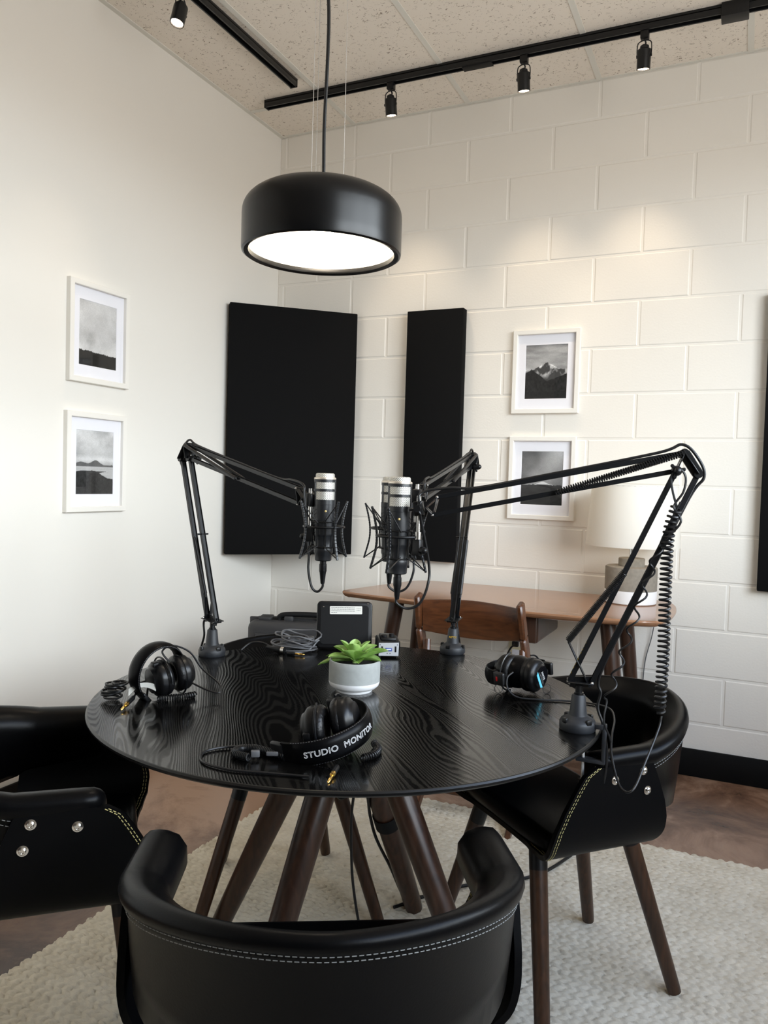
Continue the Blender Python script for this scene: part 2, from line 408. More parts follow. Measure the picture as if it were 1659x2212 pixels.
def single(name, mb, mat, label, cat, group=None, ang=38, loc=None):
    """a thing that is one mesh; its origin is moved to its lowest centre"""
    a = np.array(mb.v); c = loc or (float((a[:,0].min()+a[:,0].max())/2), float((a[:,1].min()+a[:,1].max())/2), float(a[:,2].min()))
    o = mesh_obj(name, mb, mat, None, ang, Matrix.Translation(-V(c))); o.location = c
    return tag(o, label, cat, group)

def struct(name, mb, mat, parent=None, ang=38):
    o = mesh_obj(name, mb, mat, parent, ang)
    if parent is None: o['kind'] = 'structure'
    return o

def copy_tree(o, parent=None):
    c = o.copy(); COL.objects.link(c)
    if parent is not None: c.parent = parent
    for ch in list(o.children): copy_tree(ch, c)
    return c

def text_mb(txt, size, outline=None, extrude=.0002, spacing=1., flat=True):
    cu = bpy.data.curves.new('lettering', 'FONT'); cu.body = txt; cu.size = size; cu.space_character = spacing
    cu.align_x = 'CENTER'; cu.align_y = 'CENTER'; cu.resolution_u = 3
    if outline: cu.fill_mode = 'NONE'; cu.bevel_depth = outline; cu.bevel_resolution = 0
    else: cu.extrude = extrude
    o = bpy.data.objects.new('lettering', cu); COL.objects.link(o)
    dg = bpy.context.evaluated_depsgraph_get(); dg.update()
    me = bpy.data.meshes.new_from_object(o.evaluated_get(dg))
    mb = MB(); mb.add([v.co[:] for v in me.vertices], [list(p.vertices) for p in me.polygons])
    bpy.data.objects.remove(o); bpy.data.curves.remove(cu); bpy.data.meshes.remove(me)
    return mb

# ------------------------------------------------------------------ camera (level, slight roll, from the front right of the room)
CAM = V((2.33386, -3.61569, 1.23042))
CR = V((0.90708, 0.41996, 0.029006)); CU = V((-0.042535, 0.022884, 0.998833)); CD = V((-0.418810, 0.907252, -0.038621))
cam = bpy.data.cameras.new('camera'); co = bpy.data.objects.new('camera', cam); COL.objects.link(co)
co.matrix_world = Matrix(((CR.x, CU.x, -CD.x, CAM.x), (CR.y, CU.y, -CD.y, CAM.y), (CR.z, CU.z, -CD.z, CAM.z), (0,0,0,1)))
cam.sensor_fit = 'VERTICAL'; cam.sensor_height = 24.; cam.sensor_width = 18.; cam.lens = 1698.95/2212*24; cam.clip_start = .02
SC.camera = co

# ------------------------------------------------------------------ the room
XR, YF, HC = 3.6, -6.6, 3.041
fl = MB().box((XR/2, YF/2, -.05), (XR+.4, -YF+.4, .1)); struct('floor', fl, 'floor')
ce = MB().box((XR/2, YF/2, HC+.05), (XR+.4, -YF+.4, .1)); ceil = struct('ceiling', ce, 'tile')
xs = [.439+.6096*i for i in range(6)]
for x in xs: struct('grid_bar', MB().box((x, YF/2, HC-.001), (.024, -YF, .004)), 'tbar', ceil)
for y in (-.312, -1.531, -2.750, -3.969, -5.188): struct('grid_bar', MB().box((XR/2, y, HC-.001), (XR, .024, .0036)), 'tbar', ceil)
struct('trim_1', MB().box((.011, YF/2, HC-.002), (.022, -YF, .004)), 'tbar')
struct('trim_2', MB().box((XR/2, -.008, HC-.001), (XR, .016, .003)), 'tbar')
struct('wall_left', MB().box((-.08, YF/2, HC/2), (.16, -YF+.32, HC)), 'paint')
struct('wall_front', MB().box((XR/2, YF-.08, HC/2), (XR, .16, HC)), 'darkpaint')
# painted block wall: raised block faces over a recessed joint plane
wb = MB().box((XR/2+.1, .0824, HC/2), (XR+.4, .16, HC))
BL, BH = .4064, .2032; J0 = 1.4617; ZC = 2.87125-14*BH
CTRL = J0-5*.2032
for row in range(-1, 16):
    z0, z1 = ZC+row*BH, ZC+(row+1)*BH
    z0, z1 = max(z0, 0.), min(z1, HC)
    if z1-z0 < .02: continue
    off = (J0 if (13-row) % 2 == 0 else J0+.2032) % BL
    joints = sorted(set([round(off+BL*i, 4) for i in range(-2, 12)]+[round(CTRL, 4)]))
    joints = [j for j in joints if -.001 < j < XR]
    xsb = [0.]+[j for j in joints if j > .012]+[XR]
    for a, b in zip(xsb, xsb[1:]):
        g, e, d = .0042, .0042, .0024
        x0, x1, y0, y1 = a+g*(a > 0), b-g, z0+g, z1-g
        if x1-x0 < .01: continue
        j = [random.uniform(-.0004, .0004) for _ in range(4)]
        vs = [(x0, d, y0), (x1, d, y0), (x1, d, y1), (x0, d, y1), (x0+e, j[0], y0+e), (x1-e, j[1], y0+e), (x1-e, j[2], y1-e), (x0+e, j[3], y1-e)]
        wb.add(vs, [(4,5,6,7), (0,1,5,4), (1,2,6,5), (2,3,7,6), (3,0,4,7)])
struct('wall_back', wb, 'block', ang=20)
struct('baseboard_back', MB().box((XR/2, -.006, .0594), (XR, .012, .1188), bevel=.003), 'blackedge')
struct('baseboard_left', MB().box((.006, YF/2, .0594), (.012, -YF, .1188), bevel=.003), 'blackedge')
# right wall with a wide window (out of view, lights the room)
WY0, WY1, WZ0, WZ1 = -3.9, -1.0, 1.12, 2.68
wr = MB()
wr.box((XR+.08, YF/2, WZ0/2), (.16, -YF, WZ0)); wr.box((XR+.08, YF/2, (WZ1+HC)/2), (.16, -YF, HC-WZ1))
wr.box((XR+.08, (YF+WY0)/2, (WZ0+WZ1)/2), (.16, WY0-YF, WZ1-WZ0)); wr.box((XR+.08, WY1/2, (WZ0+WZ1)/2), (.16, -WY1, WZ1-WZ0))
struct('wall_right', wr, 'paint')
wf = MB()
for z in (WZ0+.025, WZ1-.025): wf.box((XR+.06, (WY0+WY1)/2, z), (.06, WY1-WY0, .05), bevel=.004)
for y in np.linspace(WY0+.025, WY1-.025, 4): wf.box((XR+.06, y, (WZ0+WZ1)/2), (.06, .05, WZ1-WZ0), bevel=.004)
win = struct('window_1', wf, 'blackedge')
struct('glass', MB().box((XR+.06, (WY0+WY1)/2, (WZ0+WZ1)/2), (.004, WY1-WY0-.06, WZ1-WZ0-.06)), 'glass', win)

# ------------------------------------------------------------------ acoustic panels
def panel(p0, p1, z0, z1, th, label, group):
    p0 = V((*p0, 0)); p1 = V((*p1, 0)); d = p1-p0; n = V((d.y, -d.x, 0)).normalized()
    R = Matrix((d.normalized(), n, V((0,0,-1)))).transposed(); R = zframe(V((0,0,1)), n)
    c = (p0+p1)/2+n*th/2+V((0,0,(z0+z1)/2))
    X = d.normalized(); Q = Matrix((X, V((0,0,1)).cross(X), V((0,0,1)))).transposed()
    return single('acoustic_panel', MB().box(c, (d.length, th, z1-z0), Q, .004, 2), 'fabric', label, 'acoustic panel', group)
panel((0.,-.432), (.470,0.), .853, 2.074, .05, 'wide black fabric acoustic panel set across the corner of the two walls', 'black acoustic panels')
panel((.783,-.001), (1.074,-.001), .850, 2.066, .05, 'narrow black fabric acoustic panel on the block wall left of two frames', 'black acoustic panels')
panel((2.383,-.001), (2.993,-.001), .826, 2.046, .05, 'black acoustic panel at the right edge of the photo, right of the lamp', 'black acoustic panels')

# ------------------------------------------------------------------ framed monochrome photographs
def vnoise(x, y, seed, oct=4):
    r = np.random.default_rng(seed); out = np.zeros_like(x); amp = 1.; f = 1.; tot = 0
    for o in range(oct):
        g = r.random((64, 64)); X = (x*f) % 63; Y = (y*f) % 63
        i = X.astype(int); j = Y.astype(int); u = X-i; w = Y-j; u = u*u*(3-2*u); w = w*w*(3-2*w)
        out += amp*((g[i, j]*(1-u)+g[i+1, j]*u)*(1-w)+(g[i, j+1]*(1-u)+g[i+1, j+1]*u)*w); tot += amp; amp *= .5; f *= 2.03
    return out/tot

def art(kind, x, y):      # x,y in 0..1 (y up) -> linear grey of the print
    N = vnoise
    if kind == 'forest':
        g = .62+.28*(N(x*3, y*4, 1)-.5)*2*.6-.12*(y-.3); g -= .25*np.exp(-((x-.28)**2/.012+(y-.38)**2/.02))*N(x*9, y*9, 5)
        line = .205-.03*(x-.5)+.02*N(x*45, 0*y, 3, 2)+.012*N(x*14, 0*y, 9, 2)
        return np.where(y < line, .008+.008*N(x*60, y*60, 4), g)
    if kind == 'lake':
        g = .42+.5*(N(x*3, y*5, 21)-.42)+.25*(y-.6); g = np.where(y < .62, g+.18*np.exp(-((y-.55)/.05)**2), g)
        hill = .455+.07*np.exp(-((x-.52)/.13)**2)+.04*np.exp(-((x-.15)/.2)**2)+.018*N(x*8, 0*y, 22)
        g = np.where(y < hill, .085+.06*N(x*10, y*14, 23), g)
        g = np.where(y < .435, .40+.1*N(x*3, y*40, 24), g)
        sh = .35-.16*np.clip(x-.2, 0, 1)**1.0+.03*N(x*7, 0*y, 25)+.05*np.exp(-((x-.5)/.18)**2)
        g = np.where(y < sh, .012+.035*N(x*40, y*40, 26), g)
        g = np.where((np.abs(y-.355-.01*np.sin(x*9)) < .018*np.clip(1.1-abs(x-.45)*2.6, 0, 1)), .04, g)
        return g
    if kind == 'mountain':
        g = .26+.45*(N(x*2+y*2, y*11, 31)-.45)+.45*(1-y)*.6
        far = .60+.05*N(x*6, 0*y, 32)-.02
        pk = .68-.55*np.abs(x-.53)*np.where(x > .53, .95, .75)+.05*(N(x*9, 0*y, 33)-.5); mt = np.maximum(far-.06, pk)
        rock = .06+.9*np.clip(N(x*7+y*4, y*9-x*4, 34)-.46, 0, 1)*4.2*np.clip((y-.36)/.22, 0, 1)
        g = np.where(y < mt, np.clip(rock, .04, .80), g)
        fl = .54-.95*np.clip(x-.14, 0, 1)*.62+.03*N(x*14, 0*y, 35); fl = np.where(x < .14, .54-.5*(.14-x), fl); fr = .30+.50*np.clip(x-.48, 0, 1)*.5/.5*.55+.03*N(x*13, 0*y, 36)
        g = np.where(y < np.maximum(fl, fr), .006+.035*N(x*25, y*22, 37), g)
        return np.where(y < .13, .012+.02*N(x*50, y*30, 38), g)
    g = .13+.25*(N(x*2+y*.8, y*3-x*.6, 41)-.45)+.34*np.exp(-((x-y*.8-.12)/.35)**2)*y
    pk = .375+.055*np.exp(-((x-.52)/.13)**2)+.012*N(x*16, 0*y, 42)
    g = np.where((y < pk) & (np.abs(x-.5) < .27), .62, g)
    base = .36+.02*N(x*10, 0*y, 43)
    return np.where(y < base+.012*np.exp(-((x-.5)/.3)**2), .012+.03*N(x*6, y*26, 44)+.05*np.clip(y-.1, 0, 1), g)

def frame(kind, origin, xdir, label):
    W_, H_, T_, B_ = .31, .384, .022, .021
    T = Thing('picture_frame', label, 'picture frame', (0,0,0), group='white framed landscape photographs', world=False)
    X = V(xdir); Q = Matrix((X, V((0,0,1)).cross(X), V((0,0,1)))).transposed()      # local x along wall, y into the wall, z up
    T.o.matrix_world = at(origin, Q)
    a = [(-W_/2, -H_/2), (W_/2, -H_/2), (W_/2, H_/2), (-W_/2, H_/2)]
    f = MB(); w = B_; e = .002
    outer = a; inner = [(x-math.copysign(w, x), z-math.copysign(w, z)) for x, z in a]
    o2 = [(x-math.copysign(e, x), z-math.copysign(e, z)) for x, z in a]; i2 = [(x+math.copysign(e, x), z+math.copysign(e, z)) for x, z in inner]
    loops = [[(x, 0, z) for x, z in outer], [(x, -T_+e, z) for x, z in outer], [(x, -T_, z) for x, z in o2], [(x, -T_, z) for x, z in i2], [(x, -T_+e, z) for x, z in inner], [(x, -.004, z) for x, z in inner]]
    vs = [p for l in loops for p in l]; fs = []
    for k in range(len(loops)-1):
        for i in range(4): j = (i+1) % 4; fs.append((k*4+i, k*4+j, (k+1)*4+j, (k+1)*4+i))
    f.add(vs, fs); T.part('frame', f, 'whitepaint', ang=25)
    mw, mh = .0975, .1245
    m = MB(); I = inner; P = [(-mw, -mh), (mw, -mh), (mw, mh), (-mw, mh)]
    lo = [[(x, -.0065, z) for x, z in I], [(x, -.0065, z) for x, z in P], [(x*.988, -.005, z*.99) for x, z in P], [(x*.988, -.003, z*.99) for x, z in P], [(x, -.003, z) for x, z in I]]
    vs = [p for l in lo for p in l]; fs = []
    for k in range(4):
        for i in range(4): j = (i+1) % 4; fs.append((k*4+i, k*4+j, (k+1)*4+j, (k+1)*4+i))
    T.part('mat_board', MB().add(vs, fs), 'mat', ang=20)
    nx, nz = 110, 140
    gx, gz = np.meshgrid(np.linspace(0, 1, nx), np.linspace(0, 1, nz), indexing='ij')
    c = np.clip(art(kind, gx, gz), .006, .85)*np.random.default_rng(3).uniform(.9, 1.1, gx.shape)
    p = MB().grid(lambda i, j: ((gx[i, j]-.5)*2*mw, -.0045, (gz[i, j]-.5)*2*mh), nx, nz)
    o = T.part('photograph_print', p, 'print')
    ca = o.data.color_attributes.new('ink', 'FLOAT_COLOR', 'POINT')
    cc = np.ones((nx*nz, 4)); cc[:, :3] = c.reshape(-1, 1)
    ca.data.foreach_set('color', cc.ravel())
    T.part('glass', MB().box((0, -.0095, 0), (W_-2*w-.001, .0015, H_-2*w-.001)), 'glass')
    return T
frame('forest', (0, -1.281, 1.768), (0,1,0), 'upper white framed photo of a dark treeline under cloud, left wall')
frame('lake', (0, -1.288, 1.272), (0,1,0), 'lower white framed photo of a lake and hills, left wall')
frame('mountain', (1.467, 0, 1.757), (1,0,0), 'upper white framed photo of a snowy mountain, block wall')
frame('mist', (1.465, 0, 1.267), (1,0,0), 'lower white framed photo of a misty snow peak, block wall behind boom')

# ------------------------------------------------------------------ track lighting
ZT = HC-.001
def rail_mb(a, b):
    a = V(a); b = V(b); L = (b-a).length; m = MB(); c = (a+b)/2; al = abs((b-a).normalized().x) > .5
    sz = lambda l, w, h: (l, w, h) if al else (w, l, h)
    off = lambda o, z: c+(V((0, o, z)) if al else V((o, 0, z)))
    m.box(off(0, -.007), sz(L, .036, .014), None, .001); m.box(off(-.0145, -.022), sz(L, .007, .026), None, .001); m.box(off(.0145, -.022), sz(L, .007, .026), None, .001)
    for o in (-.0075, .0075): m.box(off(o, -.017), sz(L-.002, .003, .006), None, 0)
    return m
def track(a, b, label, box=None):
    T = Thing('lighting_track', label, 'lighting track', a, group='black ceiling tracks')
    T.part('rail', rail_mb(a, b), 'armmetal')
    al = abs(b[0]-a[0]) > .5
    for p in (a, b): T.part('end_cap', MB().box(V(p)+V((0,0,-.018)), (.006, .037, .037) if al else (.037, .006, .037), None, .001), 'black')
    if box:
        T.part('power_feed', MB().box((box, a[1], ZT-.026), (.095, .062, .052), None, .003), 'black')
        T.part('coupler', MB().box((1.215, a[1], ZT-.036), (.13, .036, .008), None, .001), 'blackmatte')
    return T
track((.155, -.375, ZT), (3.4, -.375, ZT), 'long black ceiling track along the block wall, carrying three spotlights', 2.215)
track((.385, -.505, ZT), (.385, -3.6, ZT), 'black ceiling track running along the left wall, carrying one spotlight')
def spot_head(x, y, label, aim, rz):
    T = Thing('track_spotlight', label, 'spotlight', (x, y, ZT-.036), rz, 'black track spotlights', world=False)
    T.part('adapter', MB().box((0,0,-.012), (.032, .030, .030), None, .003), 'black')
    T.part('yoke', MB().tube(smooth([(-.026,0,-.095), (-.027,0,-.06), (-.022,0,-.038), (0,0,-.031), (.022,0,-.038), (.027,0,-.06), (.026,0,-.095)], 5), .0022, 6), 'black')
    T.part('lead', MB().tube(smooth([(0,0,-.028), (.004,.004,-.04), (0,.003,-.05), (0,0,-.058)], 5), .0032, 6), 'cord')
    Q = zframe(-V(aim)); Mx = at((0,0,-.075), Q)
    T.part('lamp_can', MB().lathe([(0,.026), (.008,.026), (.016,.021), (.018,.012), (.025,.008), (.026,0), (.026,-.062), (.023,-.062), (.0225,-.052), (0,-.052)], 28, Mx), 'armmetal')
    for k in (-1, 1): T.part('pivot_knob', MB().cyl((.024*k,0,-.09), (.029*k,0,-.09), .006), 'black')
    T.part('lens', MB().lathe([(0,-.0615), (.012,-.0612), (.0215,-.0585)], 24, Mx, caps=False), 'spotglow', label='glowing warm lens')
    l = bpy.data.lights.new('spot_beam', 'SPOT'); l.energy = 13.; l.color = WARM[:3]; l.spot_size = math.radians(62); l.spot_blend = .9; l.shadow_soft_size = .02
    lo = bpy.data.objects.new('spot_beam', l); COL.objects.link(lo); lo.parent = T.o
    lo.matrix_local = at(V((0,0,-.075))+V(aim).normalized()*.066, zframe(-V(aim)))
spot_head(.812, -.375, 'track spotlight on the long track, leftmost of its three', (0,.22,-1), 0)
spot_head(1.417, -.375, 'track spotlight on the long track, middle of its three', (0,.22,-1), 0)
spot_head(1.895, -.375, 'track spotlight on the long track, nearest the power feed box', (-.05,.25,-1), 0)
spot_head(.385, -1.287, 'track spotlight near the left wall, cut by the top edge', (-.25,.05,-1), PI/2)

# ------------------------------------------------------------------ pendant lamp
PX, PY, PZ = 1.400, -1.985, 1.757
T = Thing('pendant_lamp', 'black dome pendant lamp glowing white, hanging over the round table', 'pendant lamp', (PX, PY, PZ), world=False)
R_ = .187
out = [(R_-.016, .0035), (R_-.006, 0), (R_-.001, .003), (R_, .008)]+[(R_, .03+.018*i) for i in range(4)]
for i in range(1, 15):
    a = PI/2*i/14; out.append((R_*math.cos(a)**.60 if i < 14 else 0., .086+.068*math.sin(a)**.92))
inn = [(0, .148)]+[((R_-.004)*math.cos(PI/2*(14-i)/14)**.60, .084+.064*math.sin(PI/2*(14-i)/14)**.92) for i in range(1, 14)]+[(R_-.005, .03), (R_-.009, .012)]
T.part('shade', MB().lathe(out, 96, caps=False), 'lampblack')
T.part('reflector', MB().lathe(inn, 96, caps=False), 'innerwhite', label='white inner reflector')
T.part('rim', MB().lathe([(R_-.016, .0035), (R_-.017, .008), (R_-.0165, .014), (R_-.009, .014)], 96, caps=False), 'lampblack')
T.part('light_bulb', MB().sphere((0,0,.076), .032, 20, (1,1,1.1)), 'pendantbulb', label='glowing warm bulb')
T.part('socket', MB().lathe([(.016, .105), (.019, .112), (.019, .147), (.0, .147)], 24, caps=False), 'innerwhite')
T.part('cord_grip', MB().lathe([(.014,.152), (.014,.160), (.008,.168), (0,.168)], 20), 'black')
T.part('power_cord', MB().tube(smooth([(0,0,.155), (0,0,.20), (-.002,.001,.30), (.004,-.002,.45), (.003,0,.56), (-.006,.002,.66), (.004,-.001,.74), (0,0,.86), (0,0,HC-PZ-.02)], 8), .0042, 8), 'cord')
for a in (.42, 2.5, 4.6):
    T.part('suspension_wire', MB().tube([(.047*math.cos(a), .047*math.sin(a), .150), (.044*math.cos(a), .044*math.sin(a), HC-PZ-.02)], .0008, 5), 'wire')
T.part('canopy', MB().lathe([(0, HC-PZ-.026), (.05, HC-PZ-.026), (.06, HC-PZ-.018), (.06, HC-PZ-.003)], 40), 'black')

# ------------------------------------------------------------------ rug (chunky braided wool)
def rug():
    x0, x1, y0, y1 = .745, 3.18, -4.1, -.812
    st = .0045; nx = int((x1-x0)/st); ny = int((y1-y0)/st)
    X, Y = np.meshgrid(np.linspace(x0, x1, nx), np.linspace(y0, y1, ny), indexing='ij')
    wob = .004*np.sin(X*7+np.sin(Y*3))+.003*np.sin(X*17+Y*5)
    w, p = .034, .026
    ry = (Y+wob)/w; row = np.floor(ry); fr = ry-row; half = np.floor(fr*2); hy = fr*2-half
    sgn = np.where(half > 0, 1., -1.)
    jit = np.sin(row*12.9898)*43758.5453; jit = jit-np.floor(jit)
    tx = X/p+jit+sgn*(hy-.5)*.75*np.where(half > 0, 1, 1); t = tx-np.floor(tx)
    h1 = np.sqrt(np.clip(1-(2*t-1)**2, 0, 1)); h2 = np.sqrt(np.clip(1-(2*hy-1)**2*.92, 0, 1))
    k = np.floor(tx)*7.13+row*3.7+half*1.9; k = np.sin(k)*9973.; k = k-np.floor(k)
    Z = .0035+.0150*(.25*h2**.7+.75*h1**.75*h2**.7)*(.82+.18*k)
    ed = np.minimum.reduce([X-x0, x1-X, Y-y0, y1-Y]); Z = Z*np.clip(ed/.006, 0, 1)**.5+.0005
    Xw = X+np.where(ed < .02, .004*np.sin(Y*180)*(np.minimum(X-x0, x1-X) < .02), 0); Yw = Y+np.where(ed < .02, .004*np.sin(X*170)*(np.minimum(Y-y0, y1-Y) < .02), 0)
    co_ = np.stack([Xw, Yw, Z], -1).reshape(-1, 3)
    me = bpy.data.meshes.new('area_rug'); me.vertices.add(nx*ny); me.vertices.foreach_set('co', co_.ravel())
    i, j = np.meshgrid(np.arange(nx-1), np.arange(ny-1), indexing='ij'); a = (i*ny+j).ravel()
    q = np.stack([a, a+ny, a+ny+1, a+1], -1).astype(np.int32); nf = len(q)
    me.loops.add(nf*4); me.loops.foreach_set('vertex_index', q.ravel()); me.polygons.add(nf)
    me.polygons.foreach_set('loop_start', np.arange(0, nf*4, 4, dtype=np.int32)); me.polygons.foreach_set('use_smooth', [True]*nf)
    me.update(calc_edges=True); me.validate(); me.materials.append(M['wool'])
    o = bpy.data.objects.new('area_rug', me); COL.objects.link(o)
    tag(o, 'cream chunky braided wool rug under the round table and chairs', 'rug')
rug()
RZ = .0185     # top of the rug

# ------------------------------------------------------------------ round table
TX, TY, TZ, TR = 1.489, -1.961, .72, .585
T = Thing('round_table', 'round black wood-grain table on four splayed walnut legs', 'table', (TX, TY, 0), world=True)
T.part('tabletop', MB().lathe([(0, .692), (.52, .692), (.566, .703), (.581, .7085), (.5855, .7125), (.5855, .7165), (.583, .7195), (.581, .72)], 160, at((TX, TY, 0)), 1, caps=False).lathe([(.581, .72), (0, .72)], 160, at((TX, TY, 0)), caps=False), ['ash', 'tableedge'], ang=30)
T.part('hub', MB().lathe([(0, .655), (.11, .655), (.125, .665), (.13, .692), (0, .692)], 48, at((TX, TY, 0))), 'walnutleg')
for t, b in (((1.5055,-2.0179,.675), (1.4573,-2.3513,RZ)), ((1.5459,-1.9445,.675), (1.8793,-1.9927,RZ)), ((1.4725,-1.9041,.675), (1.5207,-1.5707,RZ)), ((1.4321,-1.9775,.675), (1.0987,-1.9293,RZ))):
    t = V(t); b = V(b); m = MB()
    m.tube([t.lerp(b, k) for k in (0, .05, .35, .7, .97, 1.)], [.034, .0345, .0325, .0285, .025, .0235], 28)
    T.part('leg', m, 'walnutleg')

# ------------------------------------------------------------------ armchairs
WV, UB, PP, ZB, ZA, UT = .269, -.0555, 1.75, .731, .6775, .352
def rim_path(N=40):
    U0 = .2; pts = []
    for i in range(N+1):
        t = -PI/2+PI*i/N; s_, c_ = math.sin(t), math.cos(t)
        v = WV*math.copysign(abs(s_)**(2/PP), s_); u = U0-(U0-UB)*abs(c_)**(2/PP); k = (U0-u)/(U0-UB)
        pts.append((v, u, ZA+(ZB-ZA)*k))
    arm = [(WV-.004*k, U0+(UT-U0)*k, ZA-.004*k) for k in (.2, .4, .6, .75, .86, .93, .97, .992, 1.)]
    return [V((-a[0], a[1], a[2])) for a in arm[::-1]]+[V(p) for p in pts]+[V(a) for a in arm]
EE = [.06, .34, .60, .82, .97]
def make_chair():
    T = Thing('armchair', 'x', 'armchair', (0,0,0), 0, 'black leather armchairs around the table', world=False)
    P = rim_path(); N = len(P)
    # padded wrap-around back and arms: a closed section swept along the rim
    sec = []
    def section(i):
        p = P[i]; a = P[max(0, i-1)]; b = P[min(N-1, i+1)]; d = (b-a); d.z = 0; d.normalize(); n = V((d.y, -d.x, 0))
        c = V((0, .2, 0)); 
        if n.dot(V((p.x, p.y, 0))-c) < 0: n = -n
        if p.y > .2: n = V((math.copysign(1, p.x), 0, 0))
        k = min(1., max(0., (.2-p.y)/(.2-UB))) if p.y < .2 else 0.          # 0 at the arms, 1 at the centre of the back
        zl = .535-.045*k if p.y < .16 else .535+.03*min(1, (p.y-.16)/.26)
        e = 1.
        if i < 5 or i > N-6: e = EE[min(i, N-1-i)]               # rounded arm ends
        w = (.050-.012*k)
        z = p.z
        z -= .004*k; w_ = 1-.55*k; g = 1-.12*min(1,1-k)-.5*k
        q = [(.000,zl),(.004,zl+.35*(z-zl)),(.006,z-.052*g),(.0105-.003*k,z-.046*g),(.0165-.006*k,z-.036*g),(.0195-.0075*k,z-.024*g),(.0175-.007*k,z-.011*g),(.009-.004*k,z-.002*g),(-.004,z),(-.018*w_,z-.002-.003*k),(-w*w_+.006+.006*w_,z-.010-.006*k),(-w,z-.028),(-w-.001,z-.055),(-w+.010,zl+.45*(z-zl)),(-.020,zl+.012),(-.010,zl-.002)]
        zc = z-.03
        return [p*1+n*(x+(-.018*k if zz < z-.05 else 0)*min(1, (z-zz)/.2)) for x, zz in q], [zc+(zz-zc)*(e if zz > zc else (.75+.25*e)) for x, zz in q], n, q
    rows = []
    for i in range(N):
        ps, zs, n, q = section(i)
        if i < 5 or i > N-6:
            e = EE[min(i, N-1-i)]; mid = P[i]+n*(-.016)
            ps = [mid+(p-mid)*e for p in ps]
        rows.append([(p.x, p.y, z) for p, z in zip(ps, zs)])
    K = len(rows[0]); m = MB()
    m.grid(lambda i, j: rows[i][j], N, K, cv=True); m.f += [tuple(range(K)), tuple((N-1)*K+k for k in range(K))]; m.m += [0, 0]
    back = T.part('back_rest', m, 'leatherpad', ang=85)
    # stitched seams that run below the padded roll
    s = MB()
    def dash(pts, L, gap, r, lift):
        acc = 0; i = 0
        pts = [V(p) for p in pts]
        D = [0.]
        for a, b in zip(pts, pts[1:]): D.append(D[-1]+(b-a).length)
        d = 0
        def ev(x):
            for k in range(len(D)-1):
                if D[k+1] >= x: return pts[k].lerp(pts[k+1], (x-D[k])/max(1e-9, D[k+1]-D[k]))
            return pts[-1]
        while d+L < D[-1]: s.tube([ev(d), ev(d+L*.5), ev(d+L)], r, 4); d += L+gap
    for kk, off in ((3, .0006), (1, .0008)):
        line = []
        for i in range(6, N-6):
            ps, zs, n, q = section(i)
            x, zz = (.0108, -.0455) if kk == 3 else (.0066, -.058)
            k_ = min(1., max(0., (.2-P[i].y)/(.2-UB))); g_ = 1-.12*(1-k_)-.5*k_
            p = P[i]+n*(x-(.003*k_ if kk == 3 else 0)+off); line.append((p.x, p.y, P[i].z-.004*k_+zz*g_))
        dash(smooth(line, 2), .0055, .0028, .0007, 0)
    st1 = T.part('seam_stitching', s, 'threadgrey', back)
    # bent seat shell: U section with slanted front and rear edges
    sect = []
    for x, z in ((-.284,.648),(-.284,.60),(-.2835,.56),(-.281,.52),(-.272,.485),(-.25,.455),(-.21,.434),(-.15,.4258),(-.08,.4243)): sect.append((x, z))
    sect = sect+[(0,.424)]+[(-x, z) for x, z in sect[::-1]]
    sect = [tuple(p) for p in [V((a[0], a[1], 0)) for a in sect]]
    S2 = [V((p[0], p[1])) for p in [(q.x, q.y) for q in smooth([(x, z, 0) for x, z, _ in sect], 3)]]
    def lerp_tab(tab, z):
        if z <= tab[0][0]: return tab[0][1]
        for (a, u), (b, w) in zip(tab, tab[1:]):
            if z <= b: return u+(w-u)*(z-a)/(b-a)
        return tab[-1][1]
    rear = [(.424,.085),(.426,.125),(.434,.158),(.455,.160),(.48,.155),(.52,.158),(.56,.168),(.61,.188),(.648,.205)]
    front = [(.424,.410),(.4258,.420),(.434,.433),(.455,.447),(.49,.452),(.52,.446),(.56,.428),(.60,.404),(.63,.384),(.642,.372),(.648,.355)]
    n2 = len(S2); nrm = []
    for i in range(n2):
        d = S2[min(n2-1, i+1)]-S2[max(0, i-1)]; d.normalize(); nrm.append(V((-d.y, d.x)))        # points inward (up)
    NU = 12; th = .011
    def shell_pt(i, j, o):
        x, z = S2[i]; u = rear_u = lerp_tab(rear, z); w = lerp_tab(front, z); q = nrm[i]
        return (x+q.x*o, u+(w-u)*j/NU, z+q.y*o)
    m = MB(); cols = []
    for i in range(n2): cols.append([shell_pt(i, j, 0) for j in range(NU+1)]+[shell_pt(i, j, th) for j in range(NU, -1, -1)])
    K2 = len(cols[0]); m.grid(lambda i, j: cols[i][j], n2, K2, cv=True); m.f += [tuple(range(K2)), tuple((n2-1)*K2+k for k in range(K2))]; m.m += [0, 0]
    shell = T.part('seat_shell', m, 'leather', ang=40)
    for half in (0, 1):
        s = MB()
        for ins in (.007, .013):
            idx = [i for i in range(n2) if (S2[i].x < -.1 if half == 0 else S2[i].x > .1)]
            line = []
            for i in idx:
                x, z = S2[i]; q = nrm[i]; line.append((x-q.x*.0004, lerp_tab(front, z)-ins, z-q.y*.0004))
            dash(line, .006, .003, .0008, 0)
            line = [(p[0]+nrm[i].x*(th+.0008), p[1], p[2]+nrm[i].y*(th+.0008)) for p, i in zip(line, idx)]
            dash(line, .006, .003, .0008, 0)
        T.part('edge_stitching', s, 'thread', shell, label='pale double edge stitching')
    # cushion
    m = MB(); m.box((0, .262, .456), (.43, .31, .05), None, .022, 4); T.part('seat_cushion', m, 'leatherpad', ang=60)
